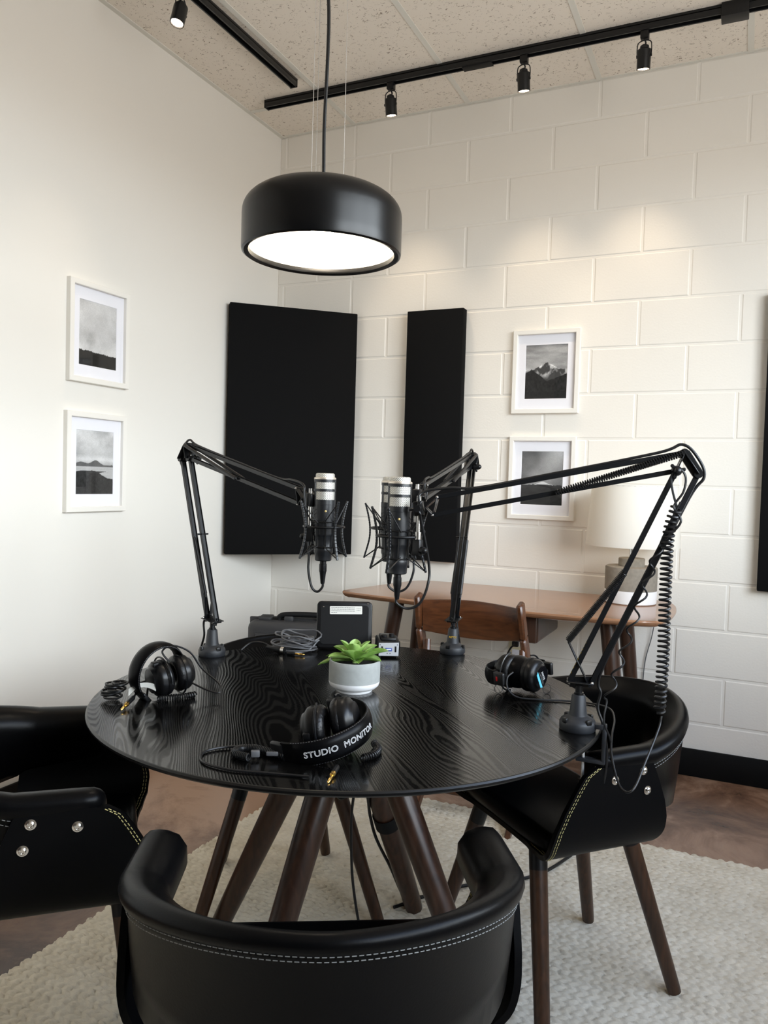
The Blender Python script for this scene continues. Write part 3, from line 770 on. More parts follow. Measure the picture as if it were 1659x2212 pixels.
    for sd in (-1, 1):
        for u, z in ((.305,.618), (.23,.63), (.218,.586)):
            Mx = at((sd*.284, u, z), zframe(V((sd, 0, 0))))
            b = MB().lathe([(.0095,0), (.0095,.001), (.0062,.0016), (.006,.005), (.0045,.0062), (.003,.0062), (.0028,.004), (0,.004)], 18, Mx)
            T.part('bolt', b, 'chrome', label='polished steel bolt')
    for sx in (-1, 1):
        for top, bot in (((.121,.379,.424), (.249,.435,RZ)), ((.0915,.110,.424), (.166,0,RZ))):
            t = V((top[0]*sx, top[1], top[2])); b = V((bot[0]*sx, bot[1], bot[2]))
            d = b-t; kk = .055/d.length
            o = T.part('leg', MB().tube([t.lerp(b, k) for k in (kk, .4, .97, 1.)], [.0205, .0195, .0165, .0155], 22), 'chairleg')
            T.part('ferrule', MB().tube([t, t.lerp(b, kk)], [.0208, .0207], 22), 'black', o)
    T.part('mounting_plate', MB().box((0, .245, .4195), (.26, .31, .008), None, .002), 'black')
    return T.o
chair0 = make_chair()
poses = [((2.101,-1.51), -132.2, 'black leather armchair right of the table, side bolts and three full legs showing'),
         ((1.004,-1.498), -52.4, 'black leather armchair behind the table, mostly hidden, near the hard case'),
         ((1.905,-2.81), 119.7, 'black leather armchair nearest the camera, seen from behind at bottom centre'),
         ((.888,-2.622), 44., 'black leather armchair at the left edge, its bolted side toward the camera')]
for i, ((x, y), a, lab) in enumerate(poses):
    o = chair0 if i == 0 else copy_tree(chair0)
    o.location = (x, y, 0); o.rotation_euler = (0, 0, math.radians(a-90)); o['label'] = lab

# ------------------------------------------------------------------ desk, lamp, folding chair, case at the wall
DZ = .755
T = Thing('desk', 'walnut desk with rounded ends standing against the block wall', 'desk', (1.45, -.35, 0))
outl = [(.768,-.625),(.80,-.640),(1.0,-.668),(1.25,-.690),(1.5,-.700),(1.75,-.692),(1.95,-.668),(2.045,-.640),(2.078,-.60),(2.095,-.50),(2.098,-.34),(2.086,-.20),(2.06,-.11),(2.02,-.065),(1.9,-.045),(1.6,-.035),(1.3,-.035),(1.02,-.045),(.93,-.06),(.885,-.10),(.85,-.2),(.81,-.37),(.768,-.55),(.760,-.60)]
ol = [(p.x, p.y) for p in smooth([(x, y, 0) for x, y in outl], 4, True)]
cx = sum(p[0] for p in ol)/len(ol); cy = sum(p[1] for p in ol)/len(ol)
def ring(d, z):
    out = []
    n = len(ol)
    for i in range(n):
        a = V(ol[i-1]); b = V(ol[(i+1) % n]); t = (b-a).normalized(); out.append((ol[i][0]-t.y*d, ol[i][1]+t.x*d, z))
    return out
L = [ring(.030, DZ-.027), ring(.012, DZ-.021), ring(.003, DZ-.012), ring(0, DZ-.007), ring(.0008, DZ-.002), ring(.003, DZ)]
n = len(ol); m = MB().grid(lambda i, j: L[i][j], len(L), n, cv=True); m.f += [tuple(range(n)), tuple((len(L)-1)*n+k for k in range(n))]; m.m += [0, 0]
T.part('desktop', m, 'walnutdesk', ang=30)
for t, b in (((.985,-.53,.73), (.895,-.60,0)), ((.955,-.17,.73), (.865,-.10,0)), ((1.868,-.53,.73), (1.965,-.60,0)), ((1.880,-.17,.73), (1.955,-.10,0))):
    t = V(t); b = V(b); T.part('leg', MB().tube([t, t.lerp(b, .3), t.lerp(b, .97), b], [.033, .031, .021, .019], 26), 'walnutleg')
dr = T.part('drawer_box', MB().box((1.36, -.415, .672), (.51, .37, .116), None, .014, 3), 'walnutleg')
T.part('drawer_front', MB().box((1.36, -.603, .672), (.50, .012, .106), None, .004, 2), 'walnutleg', dr)
T.part('back_rail', MB().box((1.42, -.12, .70), (.86, .02, .06), None, .002), 'walnutleg')

LX, LY = 1.905, -.205
T = Thing('table_lamp', 'table lamp with white drum shade and two-tone concrete base on the desk', 'lamp', (LX, LY, DZ), world=False)
T.part('base_band', MB().lathe([(0,0), (.098,0), (.104,.004), (.105,.01), (.105,.056), (0,.056)], 56), 'white', label='white lower band')
T.part('body', MB().lathe([(0,.056), (.105,.056), (.105,.147), (.103,.151), (.098,.153), (.053,.153)], 56, caps=False), 'concrete')
T.part('neck', MB().lathe([(.053,.153), (.053,.184), (.051,.187), (0,.187)], 40, caps=False), 'concrete')
T.part('stem', MB().lathe([(.010,.187), (.010,.44)], 20), 'chrome', label='brushed steel stem')
T.part('shade', MB().lathe([(.190,.238), (.1905,.240), (.172,.490), (.1705,.490), (.1885,.239), (.190,.238)], 72, caps=False), 'shade')
fr = MB().torus((0,0,.486), .171, .0015, n=48, m=6)
for a in (0, 2*PI/3, 4*PI/3): fr.tube([(0,0,.44), (.05*math.cos(a), .05*math.sin(a), .442), (.17*math.cos(a), .17*math.sin(a), .486)], .0015, 5)
T.part('shade_frame', fr, 'wire')
T.part('socket', MB().lathe([(0,.285), (.018,.285), (.018,.33), (0,.33)], 20), 'ivory')
T.part('light_bulb', MB().sphere((0,0,.365), .03, 16), 'bulb')
T.part('power_cord', MB().tube(smooth([(.02,.10,.008), (.05,.14,.002), (.085,.172,-.05), (.075,.19,-.16), (.05,.195,-.28), (.045,.195,-.42), (.06,.19,-.6), (.05,.185,-.752)], 8), .0022, 6), 'greycord')
l = bpy.data.lights.new('lamp_glow', 'POINT'); l.energy = LAMP_W; l.color = (1,.86,.68); l.shadow_soft_size = .03
lo = bpy.data.objects.new('lamp_glow', l); COL.objects.link(lo); lo.parent = T.o; lo.location = (0,0,.365)

T = Thing('folding_chair', 'reddish wooden folding chair pushed under the walnut desk', 'folding chair', (1.45, -.78, 0))
for x0, x1 in ((1.262, 1.235), (1.640, 1.672)):
    pts = [V((x0, -.975, .825)), V((x0*.8+x1*.2, -.935, .70)), V((x0*.5+x1*.5, -.80, .42)), V((x1, -.60, 0))]
    m = MB()
    for a, b in zip(pts, pts[1:]): m.bar(a, b, .022, .046, (0,1,0), .006)
    T.part('back_post', m, 'cherry')
def slat(i, j):
    x = 1.272+.362*i/16; c = 1-(2*i/16-1)**2; z0, z1 = .690-.018*c, .808-.006*abs(2*i/16-1)+.004*c
    q = [(0, z0), (-.010, z0), (-.012, z0+.006), (-.012, z1-.006), (-.009, z1), (.001, z1), (.003, z1-.006), (.003, z0+.006)][j]
    return (x, -.940+.030*c*1.0+q[0]-.10*(q[1]-.75)*1.0, q[1])
m = MB().grid(slat, 17, 8, cv=True); m.f += [tuple(range(8)), tuple(16*8+k for k in range(8))]; m.m += [0, 0]
T.part('back_panel', m, 'cherry')
T.part('seat', MB().box((1.455, -.66, .44), (.36, .38, .028), Matrix.Rotation(math.radians(4), 3, 'X'), .01, 3), 'cherry')
for x in (1.275, 1.63):
    m = MB().bar((x, -.50, .50), (x, -1.00, 0.), .020, .036, (0,1,0), .005); T.part('cross_leg', m, 'cherry')
    T.part('hinge_arm', MB().tube(smooth([(x+.012,-.93,.655), (x+.02,-.95,.60), (x+.026,-.945,.55), (x+.02,-.90,.50), (x+.01,-.84,.46)], 4), .011, 8), 'cherry')
T.part('stretcher', MB().bar((1.275, -.90, .10), (1.63, -.90, .10), .02, .03, (0,0,1), .004), 'cherry')

a = math.radians(22)
T = Thing('hard_case', 'dark grey hard equipment case standing upright in the corner', 'equipment case', (.70, -.80, 0), a, world=False)
m = MB()
m.box((0, .042, .335), (.47, .085, .63), None, .03, 4)
T.part('lid', m, 'casegrey')
m = MB().box((0, -.045, .335), (.47, .09, .63), None, .03, 4)
m.box((0, -.092, .345), (.40, .012, .52), None, .005, 2)
T.part('shell', m, 'casegrey')
T.part('gasket_seam', MB().box((0, -.001, .335), (.482, .012, .642), None, .005, 2), 'casegrey')
T.part('handle', MB().tube(smooth([(-.115,-.03,.650), (-.11,-.03,.664), (-.085,-.03,.672), (0,-.03,.675), (.085,-.03,.672), (.11,-.03,.664), (.115,-.03,.650)], 5), .0115, 10), 'blackmatte')
for x in (-.072, .072): T.part('handle_bracket', MB().box((x, -.036, .655), (.038, .030, .026), None, .006, 2), 'casegrey')
for x in (-.17, .17): T.part('latch', MB().box((x, -.012, .655), (.05, .075, .014), None, .004, 2), 'casegrey')
for x in (-.2, .2): T.part('foot', MB().box((x, 0, .010), (.05, .15, .020), None, .004), 'blackmatte')

T = Thing('wall_outlet', 'ivory electrical outlet plate low on the block wall under the desk', 'outlet', (1.372, -.004, .455))
T.part('plate', MB().box((1.372, -.003, .465), (.072, .006, .116), None, .003, 2), 'ivory')
for z in (.444, .486): T.part('socket', MB().box((1.372, -.0065, z), (.034, .003, .028), None, .006, 3), 'mat')
pw = MB().box((1.372, -.016, .486), (.03, .02, .026), None, .004).tube(smooth([(1.372,-.026,.486), (1.36,-.06,.47), (1.345,-.09,.42), (1.325,-.11,.36), (1.32,-.12,.2), (1.35,-.12,.02)], 8), .0045, 7)
single('plugged_cord', pw, 'cord', 'black power plug and cord hanging from the wall outlet', 'power cord')

# ------------------------------------------------------------------ boom arms, microphones, shock mounts
def bolt(T, p, s, h):
    T.part('pivot_bolt', MB().cyl(p-s*h, p+s*h, .0034).sphere(p-s*h, .0032, 8, (1,1,1), None, 1).sphere(p+s*h, .0032, 8, (1,1,1), None, 1), ['armmetal', 'chrome'])
def boom(B, E, H, label, tangent, txt=None, tagbase=False, rev=1, tubes=False):
    B = V((*B, TZ)); E = V(E); H = V(H)
    T = Thing('boom_arm', label, 'boom arm', B, group='black sprung microphone boom arms')
    e = V((H.x-B.x, H.y-B.y, 0)).normalized(); s = V((e.y, -e.x, 0))           # e toward the microphone, s out of the arm's plane
    up = V((0,0,1))
    # clamp base
    m = MB().lathe([(0,0), (.036,0), (.038,.003), (.038,.016), (.035,.022), (.026,.027), (.0195,.031), (.018,.036), (.0142,.072), (.0125,.0745), (0,.0745)], 40, at(B))
    bs = T.part('clamp_base', m, 'powder')
    for k in range(4):
        a = k*PI/2+.6+rev*.3; c = B+V((math.cos(a)*.034, math.sin(a)*.034, .0225))
        T.part('grip_notch', MB().box(c, (.008, .014, .012), Matrix.Rotation(a, 3, 'Z'), .003, 2), 'black', bs)
    ctr = V((TX, TY, 0)); o = V((B.x-TX, B.y-TY, 0)).normalized(); q = V((-o.y, o.x, 0))
    rr = TR+.010-(V((B.x-TX, B.y-TY, 0))).length
    c1 = B+o*rr
    m = MB(); Q = Matrix((q, o, up)).transposed()
    m.box(c1+V((0,0,-.022)), (.020, .008, .080), Q, .002); m.box(B+o*(rr-.012)+V((0,0,.013)), (.020, .03, .010), Q, .002); m.box(B+o*(rr-.026)+V((0,0,-.061)), (.020, .060, .008), Q, .002)
    T.part('clamp_bracket', m, 'powder')
    sc_ = B+o*(rr-.042)
    T.part('clamp_screw', MB().cyl(sc_+V((0,0,-.030)), sc_+V((0,0,-.112)), .0035).cyl(sc_+V((0,0,-.029)), sc_+V((0,0,-.034)), .010), 'steel', label='steel clamp screw')
    T.part('clamp_handle', MB().cyl(sc_+V((0,0,-.104)), sc_+V((0,0,-.128)), .008).cyl(sc_+V((0,0,-.116))-q*.03, sc_+V((0,0,-.116))+q*.03, .003).sphere(sc_+V((0,0,-.116))-q*.03, .005).sphere(sc_+V((0,0,-.116))+q*.03, .005), 'black')
    # swivel post and foot plate
    T.part('swivel_post', MB().cyl(B+V((0,0,.074)), B+V((0,0,.094)), .0075).cyl(B+V((0,0,.074)), B+V((0,0,.079)), .010), 'armmetal')
    P0 = B+V((0,0,.095))
    dl = (E-P0).normalized(); nl = dl.cross(s); nl = nl if nl.dot(e) > 0 else -nl
    du = (H-E).normalized(); nu = du.cross(s); nu = nu if nu.z > 0 else -nu
    OL, OU = .0205, .0185
    fa = P0+nl*OL-dl*.004; fb = P0-nl*OL+dl*.018
    m = MB()
    for k in (-1, 1): m.bar(fa-nl*-.006+s*k*.011, fb-nl*.004+s*k*.011, .0025, .020, s, .0008)
    m.bar(fa, fb, .022, .004, s, .0005)
    T.part('foot_plate', m, 'armmetal')
    bolt(T, fa, s, .014)
    bolt(T, fb, s, .014)
    # elbow bracket
    ea = E+nl*OL-dl*.012; eb = E-nl*OL+dl*.000; ec = E+nu*OU+dl*.012+nl*.012; ed = ea
    m = MB()
    for k in (-1, 1):
        for p_, q_ in ((ea, ec), (ec, eb)): m.bar(p_+s*k*.012, q_+s*k*.012, .0025, .017, s, .0008)
    for p_ in (ea, eb, ec): m.cyl(p_-s*.0125, p_+s*.0125, .0085, n=18)
    m.bar(ec, eb, .022, .010, s, .001)
    T.part('elbow_bracket', m, 'armmetal')
    kn = MB().cyl(ea-s*.013, ea-s*.028, .011, .009).sphere(ea-s*.028, .008, 10)
    for k in range(3): kn.bar(ea-s*.021, ea-s*.021+(nl*math.cos(k*2.1+.4)+dl*math.sin(k*2.1+.4))*.017, .007, .006, s, .002)
    T.part('elbow_knob', kn, 'black')
    def chan(a, b, name='bar', mat='armmetal'):
        d = (b-a).normalized(); n_ = d.cross(s); mm = MB(); mm.bar(a, b, .0135, .0032, n_, .0006)
        # bar(): first size lies along up x d
        for k in (-1, 1): mm.bar(a+s*k*.0062, b+s*k*.0062, .0016, .010, n_, .0004)
        return T.part(name, mm, mat)
    l1 = chan(fa, ea, 'lower_bar'); l2 = chan(fb, eb, 'lower_bar')
    ha = H+nu*OU-du*.004; hb = H-nu*OU+du*.012
    u1 = chan(ec, ha, 'upper_bar'); u2 = chan(ea, hb, 'upper_bar')
    # springs, two per arm, one on each side
    for k in (-1, 1):
        p1 = fa.lerp(ea, .53)+s*k*.013; p2 = fa+(dl*.078+nl*.040)+s*k*.010
        if tubes: p1 = fa.lerp(ea, .52)-nl*(OL+.006*k)+s*k*.013; p2 = fa+dl*.088-nl*(OL*.9-.004)+s*k*.013
        if tubes: T.part('lower_spring', MB().cyl(p1, p2, .0055, n=14).sphere(p1, .004, 8).cyl(p2, p2+(p2-p1).normalized()*.012, .0025, n=8), 'cord')
        else: T.part('lower_spring', MB().helix(p1, p2, .0056, .00125, (p2-p1).length/.0034, 9, 5).tube([p1, p2], .0036, 8), 'cord')
        T.part('spring_lever', MB().bar(p2, fb+dl*-.012+s*k*.006, .003, .008, s, .0008), 'armmetal')
        p3 = ec+s*k*.015; p4 = ea.lerp(hb, .475)+s*k*.013
        if tubes: T.part('upper_spring', MB().cyl(p3, p4, .0052, n=14).sphere(p4, .0045, 8), 'cord')
        else: T.part('upper_spring', MB().helix(p3, p4, .0062, .0013, (p4-p3).length/.0050, 9, 5).tube([p3.lerp(p4, .0), p3.lerp(p4, 1)], .0018, 8), 'cord')
    for p_ in (fa.lerp(ea, .53), ea.lerp(hb, .475)):
        T.part('spring_pin', MB().cyl(p_-s*.018, p_+s*.018, .0026), 'armmetal')
    # head
    hp = H+du*.026
    m = MB()
    for k in (-1, 1):
        for a_, b_ in ((ha, hp), (hb, hp), (ha, hb)): m.bar(a_+s*k*.009, b_+s*k*.009, .0022, .013, s, .0006)
    T.part('head_plate', m, 'armmetal')
    for p_ in (ha, hb): bolt(T, p_, s, .0125)
    hk = H+du*.042
    T.part('head_block', MB().box(hk, (.022, .020, .032), Matrix((du, s, du.cross(s))).transposed(), .003, 2), 'black')
    kn = MB().cyl(hk-s*.010, hk-s*.022, .008)
    for k in range(3): kn.bar(hk-s*.018, hk-s*.018+(du*math.cos(k*2.1)+up*math.sin(k*2.1))*.018, .006, .008, s, .002)
    T.part('head_knob', kn, 'black')
    T.part('stud', MB().cyl(hk+V((0,0,.016)), hk+V((0,0,.028)), .0052), 'chrome')
    T.part('drop_rod', MB().cyl(hk+V((0,0,-.012)), hk+V((0,0,-.070)), .0048), 'chrome', label='polished steel drop rod')
    if txt:
        side = -1 if (CAM-B).dot(s) < 0 else 1
        t = text_mb(txt, .0145, None, .0001); pos = fb.lerp(eb, .09) if False else fa.lerp(ea, .115)
        X = dl; Y = (s*side).cross(X)
        Mt = Matrix((X, Y, s*side)).transposed().to_4x4(); Mt.translation = pos+s*side*.0062
        T.part('lettering', t.xform(Mt), 'yellow', l1, label='yellow lettering on the bar')
    if tagbase:
        t = text_mb('RØDE', .0085, None, .0001); dv = V((CAM.x-B.x, CAM.y-B.y, 0)).normalized(); X = V((-dv.y, dv.x, 0))
        Mt = Matrix((X, up, dv)).transposed().to_4x4(); Mt.translation = B+dv*.0164+V((0,0,.050))
        T.part('badge', t.xform(Mt), 'yellow', bs, label='small yellow badge')
    return dict(T=T, hk=hk, s=s, e=e, ec=ec, eb=eb, ea=ea, ha=ha, hb=hb, fb=fb, fa=fa, nl=nl, nu=nu, dl=dl, du=du, B=B, H=H)

def mic(top, label, face, mount_dir, mlabel, rod, tab=False):
    """end-address microphone hanging upright; top = centre of its silver cap"""
    x, y, z = top; LEN = .218; zb = z-LEN
    T = Thing('microphone', label, 'microphone', (x, y, zb), group='black and silver broadcast microphones', world=False)
    r = .0262
    ch = MB().lathe([(0,LEN), (.020,LEN-.0004), (.0225,LEN-.002), (.0235,LEN-.005), (.0235,LEN-.0105)], 40, caps=False)
    T.part('cap', ch, 'micmesh', label='silver mesh cap')
    T.part('cap_ring', MB().lathe([(.0235,LEN-.0105), (.0265,LEN-.0115), (.0272,LEN-.013), (.0272,LEN-.0155), (.0262,LEN-.0165)], 48, caps=False), 'capring', label='pale metal ring')
    T.part('mesh_screen', MB().lathe([(.0252,LEN-.0165), (.0252,LEN-.067)], 64, caps=False), 'micmesh', label='silver mesh screen')
    cg = MB().lathe([(.0252,LEN-.0165), (.0268,LEN-.0165), (.0268,LEN-.0225), (.0252,LEN-.0225)], 48, caps=False).lathe([(.0252,LEN-.0395), (.0268,LEN-.0395), (.0268,LEN-.0455), (.0252,LEN-.0455)], 48, caps=False)
    for k in (-1, 1):
        a = face+k*1.28; cg.box((.0258*math.cos(a), .0258*math.sin(a), LEN-.0425), (.0028, .0055, .053), Matrix.Rotation(a, 3, 'Z'), .0006)
    T.part('guard_cage', cg, 'micbody')
    T.part('body', MB().lathe([(.0240,LEN-.066), (.0268,LEN-.066), (.0268,LEN-.078), (.0264,LEN-.0785), (.0264,LEN-.150), (.0258,LEN-.154), (.0235,LEN-.158), (.0225,LEN-.185), (.0232,LEN-.187), (.0232,LEN-.197), (.0215,LEN-.200), (.0205,LEN-.216), (.0185,LEN-.218), (0,LEN-.218)], 48), 'micbody')
    T.part('dot', MB().lathe([(0,.0009), (.0022,.0006), (.0028,0)], 18, at((.0262*math.cos(face), .0262*math.sin(face), LEN-.094), zframe(V((math.cos(face), math.sin(face), 0)))), caps=False), 'dotgold', label='gold dot')
    rb = MB()
    for sd in (-1, 1):
        for k in range(7):
            a0 = face+sd*1.15; zz = LEN-.090-.0092*k
            rb.tube([(.0266*math.cos(a0+t*sd), .0266*math.sin(a0+t*sd), zz-.006*q) for t, q in ((-.22,0), (-.05,.22), (.12,.6), (.25,1.))], .0007, 5)
    T.part('vent_rib', rb, 'black')
    # XLR plug belongs to the cable; shock mount is its own thing
    Zr = z-.133; S = Thing('shock_mount', mlabel, 'shock mount', (x, y, Zr-.075), group='black microphone shock mounts')
    c = V((x, y, Zr))
    S.part('outer_ring', MB().torus(c, .0500, .0028, n=56, m=8), 'black')
    cage = MB().torus(c+V((0,0,.012)), .0300, .0018, n=40, m=6).torus(c+V((0,0,-.050)), .0285, .0018, n=40, m=6)
    for k in range(8):
        a = mount_dir+PI/8+k*PI/4; d = V((math.cos(a), math.sin(a), 0)); cage.tube([c+d*.030+V((0,0,.016)), c+d*.0305+V((0,0,-.02)), c+d*.0285+V((0,0,-.052))], .0016, 6)
    S.part('inner_cage', cage, 'black')
    for k in range(4):
        a = mount_dir+PI/4+k*PI/2; d = V((math.cos(a), math.sin(a), 0)); q = V((-d.y, d.x, 0))
        pts = smooth([c+d*.0670+V((0,0,.064)), c+d*.0590+V((0,0,.035)), c+d*.0535+V((0,0,.004)), c+d*.0545+V((0,0,-.03)), c+d*.0670+V((0,0,-.078))], 5)
        st = MB()
        for p_, q_ in zip(pts, pts[1:]): st.bar(p_, q_, .0062, .0044, q.cross((q_-p_).normalized()), .0008)
        S.part('strut', st, 'micbody')
        for sg in (-1, 1):
            aa = a+sg*.55; dd = V((math.cos(aa), math.sin(aa), 0))
            S.part('elastic_cord', MB().tube([c+d*.0660+V((0,0,.062)), c+dd*.031+V((0,0,.010))], .0014, 5), 'cord'); S.part('elastic_cord', MB().tube([c+d*.0660+V((0,0,-.076)), c+dd*.030+V((0,0,-.046))], .0014, 5), 'cord')
    if tab:
        a = mount_dir+PI/4+PI/2; d = V((math.cos(a), math.sin(a), 0)); o_ = c+d*.070+V((0,0,.066)); f3 = V((CAM.x-c.x, CAM.y-c.y, 0)).normalized(); Qt = zframe(f3)
        tb = MB().lathe([(.0048,-.002), (.0048,.002), (.0105,.002), (.0105,-.002), (.0048,-.002)], 28, at(o_-V((CR.x, CR.y, 0))*.017+V((0,0,.004)), Qt), caps=False)
        tb.box(o_-V((CR.x, CR.y, 0))*.003+V((0,0,.001)), (.020, .0038, .012), Matrix((V((CR.x, CR.y, 0)).normalized(), f3, V((0,0,1)))).transposed(), .0015, 1)
        S.part('thumb_tab', tb, 'powder')
    # swivel block under the boom's drop rod
    k_ = V(rod); d = V((k_.x-c.x, k_.y-c.y, 0)); dist = d.length; d.normalize(); q = V((-d.y, d.x, 0)); Q = Matrix((d, q, V((0,0,1)))).transposed()
    top_ = k_.z-.064
    S.part('collar', MB().cyl((k_.x, k_.y, top_-.004), (k_.x, k_.y, top_+.012), .0078, n=20), 'chrome', label='polished steel collar')
    S.part('swivel_block', MB().box((k_.x, k_.y, top_-.022), (.020, .017, .036), Q, .003, 2), 'black')
    kn = MB().cyl(V((k_.x, k_.y, top_-.028))+d*.009, V((k_.x, k_.y, top_-.028))+d*.017, .0085, n=18).sphere(V((k_.x, k_.y, top_-.028))+d*.018, .007, 10, (1,1,1))
    S.part('swivel_knob', kn, 'black')
    a0 = c+d*.0475; S.part('mount_arm', MB().bar(a0+V((0,0,0)), V((k_.x, k_.y, top_-.034))-d*.006, .010, .007, (0,0,1), .002), 'black')
    return T, S, c

def xlr(mb, p, d, L=.062):
    d = V(d).normalized(); Q = zframe(d)
    mb.lathe([(0,0), (.0082,0), (.0082,.012), (.0094,.0125), (.0096,.030), (.0082,.034), (.0052,.060), (.0045,L), (0,L)], 20, at(p, Q))

def cable(label, pts, r, plug=None, plugdir=(0,0,-1), group='microphone cables', k=8):
    T = Thing('microphone_cable', label, 'cable', pts[-1] if plug is None else plug, group=group)
    T.part('cord', MB().tube(smooth(pts, k), r, 9), 'cord')
    if plug is not None:
        m = MB(); xlr(m, plug, plugdir); T.part('connector', m, 'black')
    return T

bR = boom((2.028,-1.947), (2.222,-1.910,1.272), (1.719,-2.006,1.181), 'right boom arm with long horizontal reach, clamped by the right chair', 0, 'RØDE  PSA1')
bL = boom((.961,-1.789), (.818,-1.741,1.287), (1.309,-1.905,1.188), 'left boom arm, clamped at the far left of the table', 0, None, rev=2, tubes=True)
bM = boom((1.544,-1.383), (1.531,-1.215,1.290), (1.571,-1.731,1.205), 'middle boom arm with a yellow badge, clamped at the back of the table', 0, None, True, rev=3, tubes=True)
def faceang(p): return math.atan2(CAM.y-p[1], CAM.x-p[0])
mL = (1.381,-1.905,1.2475); mF = (1.627,-2.002,1.2425); mM = (1.503,-1.772,1.2435)
for tp, b, lab, ml, da in ((mL, bL, 'left microphone, hanging in front of the wide black panel', 'left shock mount, around the microphone in front of the wide panel', .12),
                       (mF, bR, 'front microphone of the overlapping pair, on the right boom arm', 'front shock mount of the overlapping pair, around the nearer microphone', .0),
                       (mM, bM, 'rear microphone, mostly hidden behind the front one', 'rear shock mount, half hidden behind the front microphone', .2)):
    fa_ = faceang(tp)
    mic(tp, lab, fa_+da, fa_+{'l': -.25, 'f': .42, 'r': .75}[lab[0]], ml, b['hk'], lab[0] == 'f')
# cables: plug under each microphone, loop, up to the boom head, along the arm, over the elbow and down to the base
def mic_cable(tp, b, label, side, drop, mid):
    x, y, z = tp; zb = z-.218; s = b['s']; k = side; lat = (CR if True else 0)
    r3 = V((CR.x, CR.y, 0)).normalized()
    p = V((x, y, zb-.060)); up = V((0,0,1))
    pts = [p+V((0,0,.008)), p+V((0,0,-.006)), p+r3*k*drop*.35+up*-.018, p+r3*k*drop*.75+up*-.006, p+r3*k*drop*1.0+up*.035, p+r3*k*drop*1.02+up*.085]+[V(q) for q in mid]
    hk = b['hk']; off = s*(-.016 if (CAM-b['B']).dot(s) < 0 else .016)
    pts += [hk+off*1.0+up*.004+b['du']*-.004, hk+off*.9+up*.034-b['du']*.012, b['ha']+b['nu']*.016+off*.4-b['du']*.03, b['ha']-b['du']*.09+b['nu']*.008, b['ec'].lerp(b['ha'], .5)+b['nu']*.006, b['ec']+b['du']*.05+b['nu']*.008, b['ec']+b['nu']*.017, b['ec'].lerp(b['eb'], .5)+(b['nu']-b['nl'])*.018, b['eb']-b['nl']*.013, b['eb']-b['dl']*.05-b['nl']*.006, b['fb'].lerp(b['eb'], .5)-b['nl']*.006, b['fb']+b['dl']*.03-b['nl']*.007]
    o = V((b['B'].x-TX, b['B'].y-TY, 0)).normalized()
    pts += [b['fb']-b['nl']*.02-up*.015, b['B']+o*.040+up*.05, b['B']+o*.054+up*.01, b['B']+o*.062-up*.06, b['B']+o*.05-up*.16]
    return cable(label, pts, .0031, (x, y, zb+.004))
mic_cable(mL, bL, 'cable looping from the left microphone along the left boom arm', -1, .036, [])
mic_cable(mF, bR, 'cable looping from the front microphone along the right boom arm', 1, .068, [])
mic_cable(mM, bM, 'cable running from the rear microphone along the middle boom arm', 1, .062, [])

# ------------------------------------------------------------------ things on the table
# two-tone pot with a rosette succulent
QX, QY = 1.482, -1.915
T = Thing('potted_succulent', 'green succulent in a small grey and white pot at the table centre', 'plant', (QX, QY, TZ), world=False)
T.part('pot_base', MB().lathe([(0,0), (.043,0), (.0445,.002), (.045,.006), (.053,.009), (.0595,.015), (.0618,.022), (.0622,.026)], 56, caps=False), 'white', label='white glazed pot base')
T.part('pot_wall', MB().lathe([(.0622,.026), (.0625,.06), (.0622,.074), (.061,.0765), (.0585,.0765), (.0575,.0745), (.0572,.064)], 56, caps=False), 'potgrey')
sm = MB(); 
for i in range(13):
    for j in range(1): pass
sm.lathe([(0,.0675), (.02,.067), (.04,.066), (.0574,.0645)], 40, caps=False)
so = T.part('soil', sm, 'soil')
T.part('stem', MB().tube([(0,0,.06), (0,0,.085)], [.007,.005], 10), 'leaf')
def leaf(az, el, L, W, curl, z0=.076, r0=.004):
    nu, nv = 13, 7; m = MB(); pts = []
    ca, sa = math.cos(az), math.sin(az)
    th = el; px_, pz_ = r0, z0; cl = []
    for i in range(nu):
        cl.append((px_, pz_, th)); st = L/(nu-1); px_ += st*math.cos(th); pz_ += st*math.sin(th); th -= curl/(nu-1)
    def f(i, j, o=0):
        t = i/(nu-1); w = W*(.30+.95*t-.0*t)*(1 if t < .55 else max(0., 1-((t-.55)/.45)**2.0))**.75*1.0
        if t < .55: w = W*(.28+.72*math.sin(min(1, t/.55)*PI/2))
        else: w = W*max(0.02, (1-((t-.55)/.45)**1.9))**.8
        s_ = (j/(nv-1)*2-1); x, z, a = cl[i]; cup = .26*w*(s_*s_); y = s_*w*.5
        n = (-math.sin(a), math.cos(a)); x2 = x+n[0]*(cup+o); z2 = z+n[1]*(cup+o)
        return (x2*ca-y*sa, x2*sa+y*ca, z2)
    th_ = lambda i: .0016*math.sin(PI*min(1, max(0, i/(nu-1)*.9+.08)))
    m.grid(lambda i, j: f(i, j, 0), nu, nv); m.grid(lambda i, j: f(i, j, -th_(i)*(1-(j/(nv-1)*2-1)**2)-.0002), nu, nv)
    return m
spec = []
for k in range(5): spec.append((k*2*PI/5+.2, .32, .064, .036, .40, .072))
for k in range(5): spec.append((k*2*PI/5+.8, .72, .060, .036, .45, .075))
for k in range(4): spec.append((k*2*PI/4+.4, 1.12, .052, .031, .35, .078))
for k in range(3): spec.append((k*2*PI/3+1., 1.4, .038, .018, .15, .080))
spec += [(math.radians(205), .12, .082, .028, .5, .071), (math.radians(190), .30, .078, .026, .45, .073), (math.radians(20), .45, .078, .038, .35, .073)]
for k, (az, el, L, W, c, z0) in enumerate(spec):
    T.part('leaf', leaf(az+random.uniform(-.12, .12), el+random.uniform(-.06, .06), L*random.uniform(.94, 1.08), W, c, z0), 'leaf', ang=60)

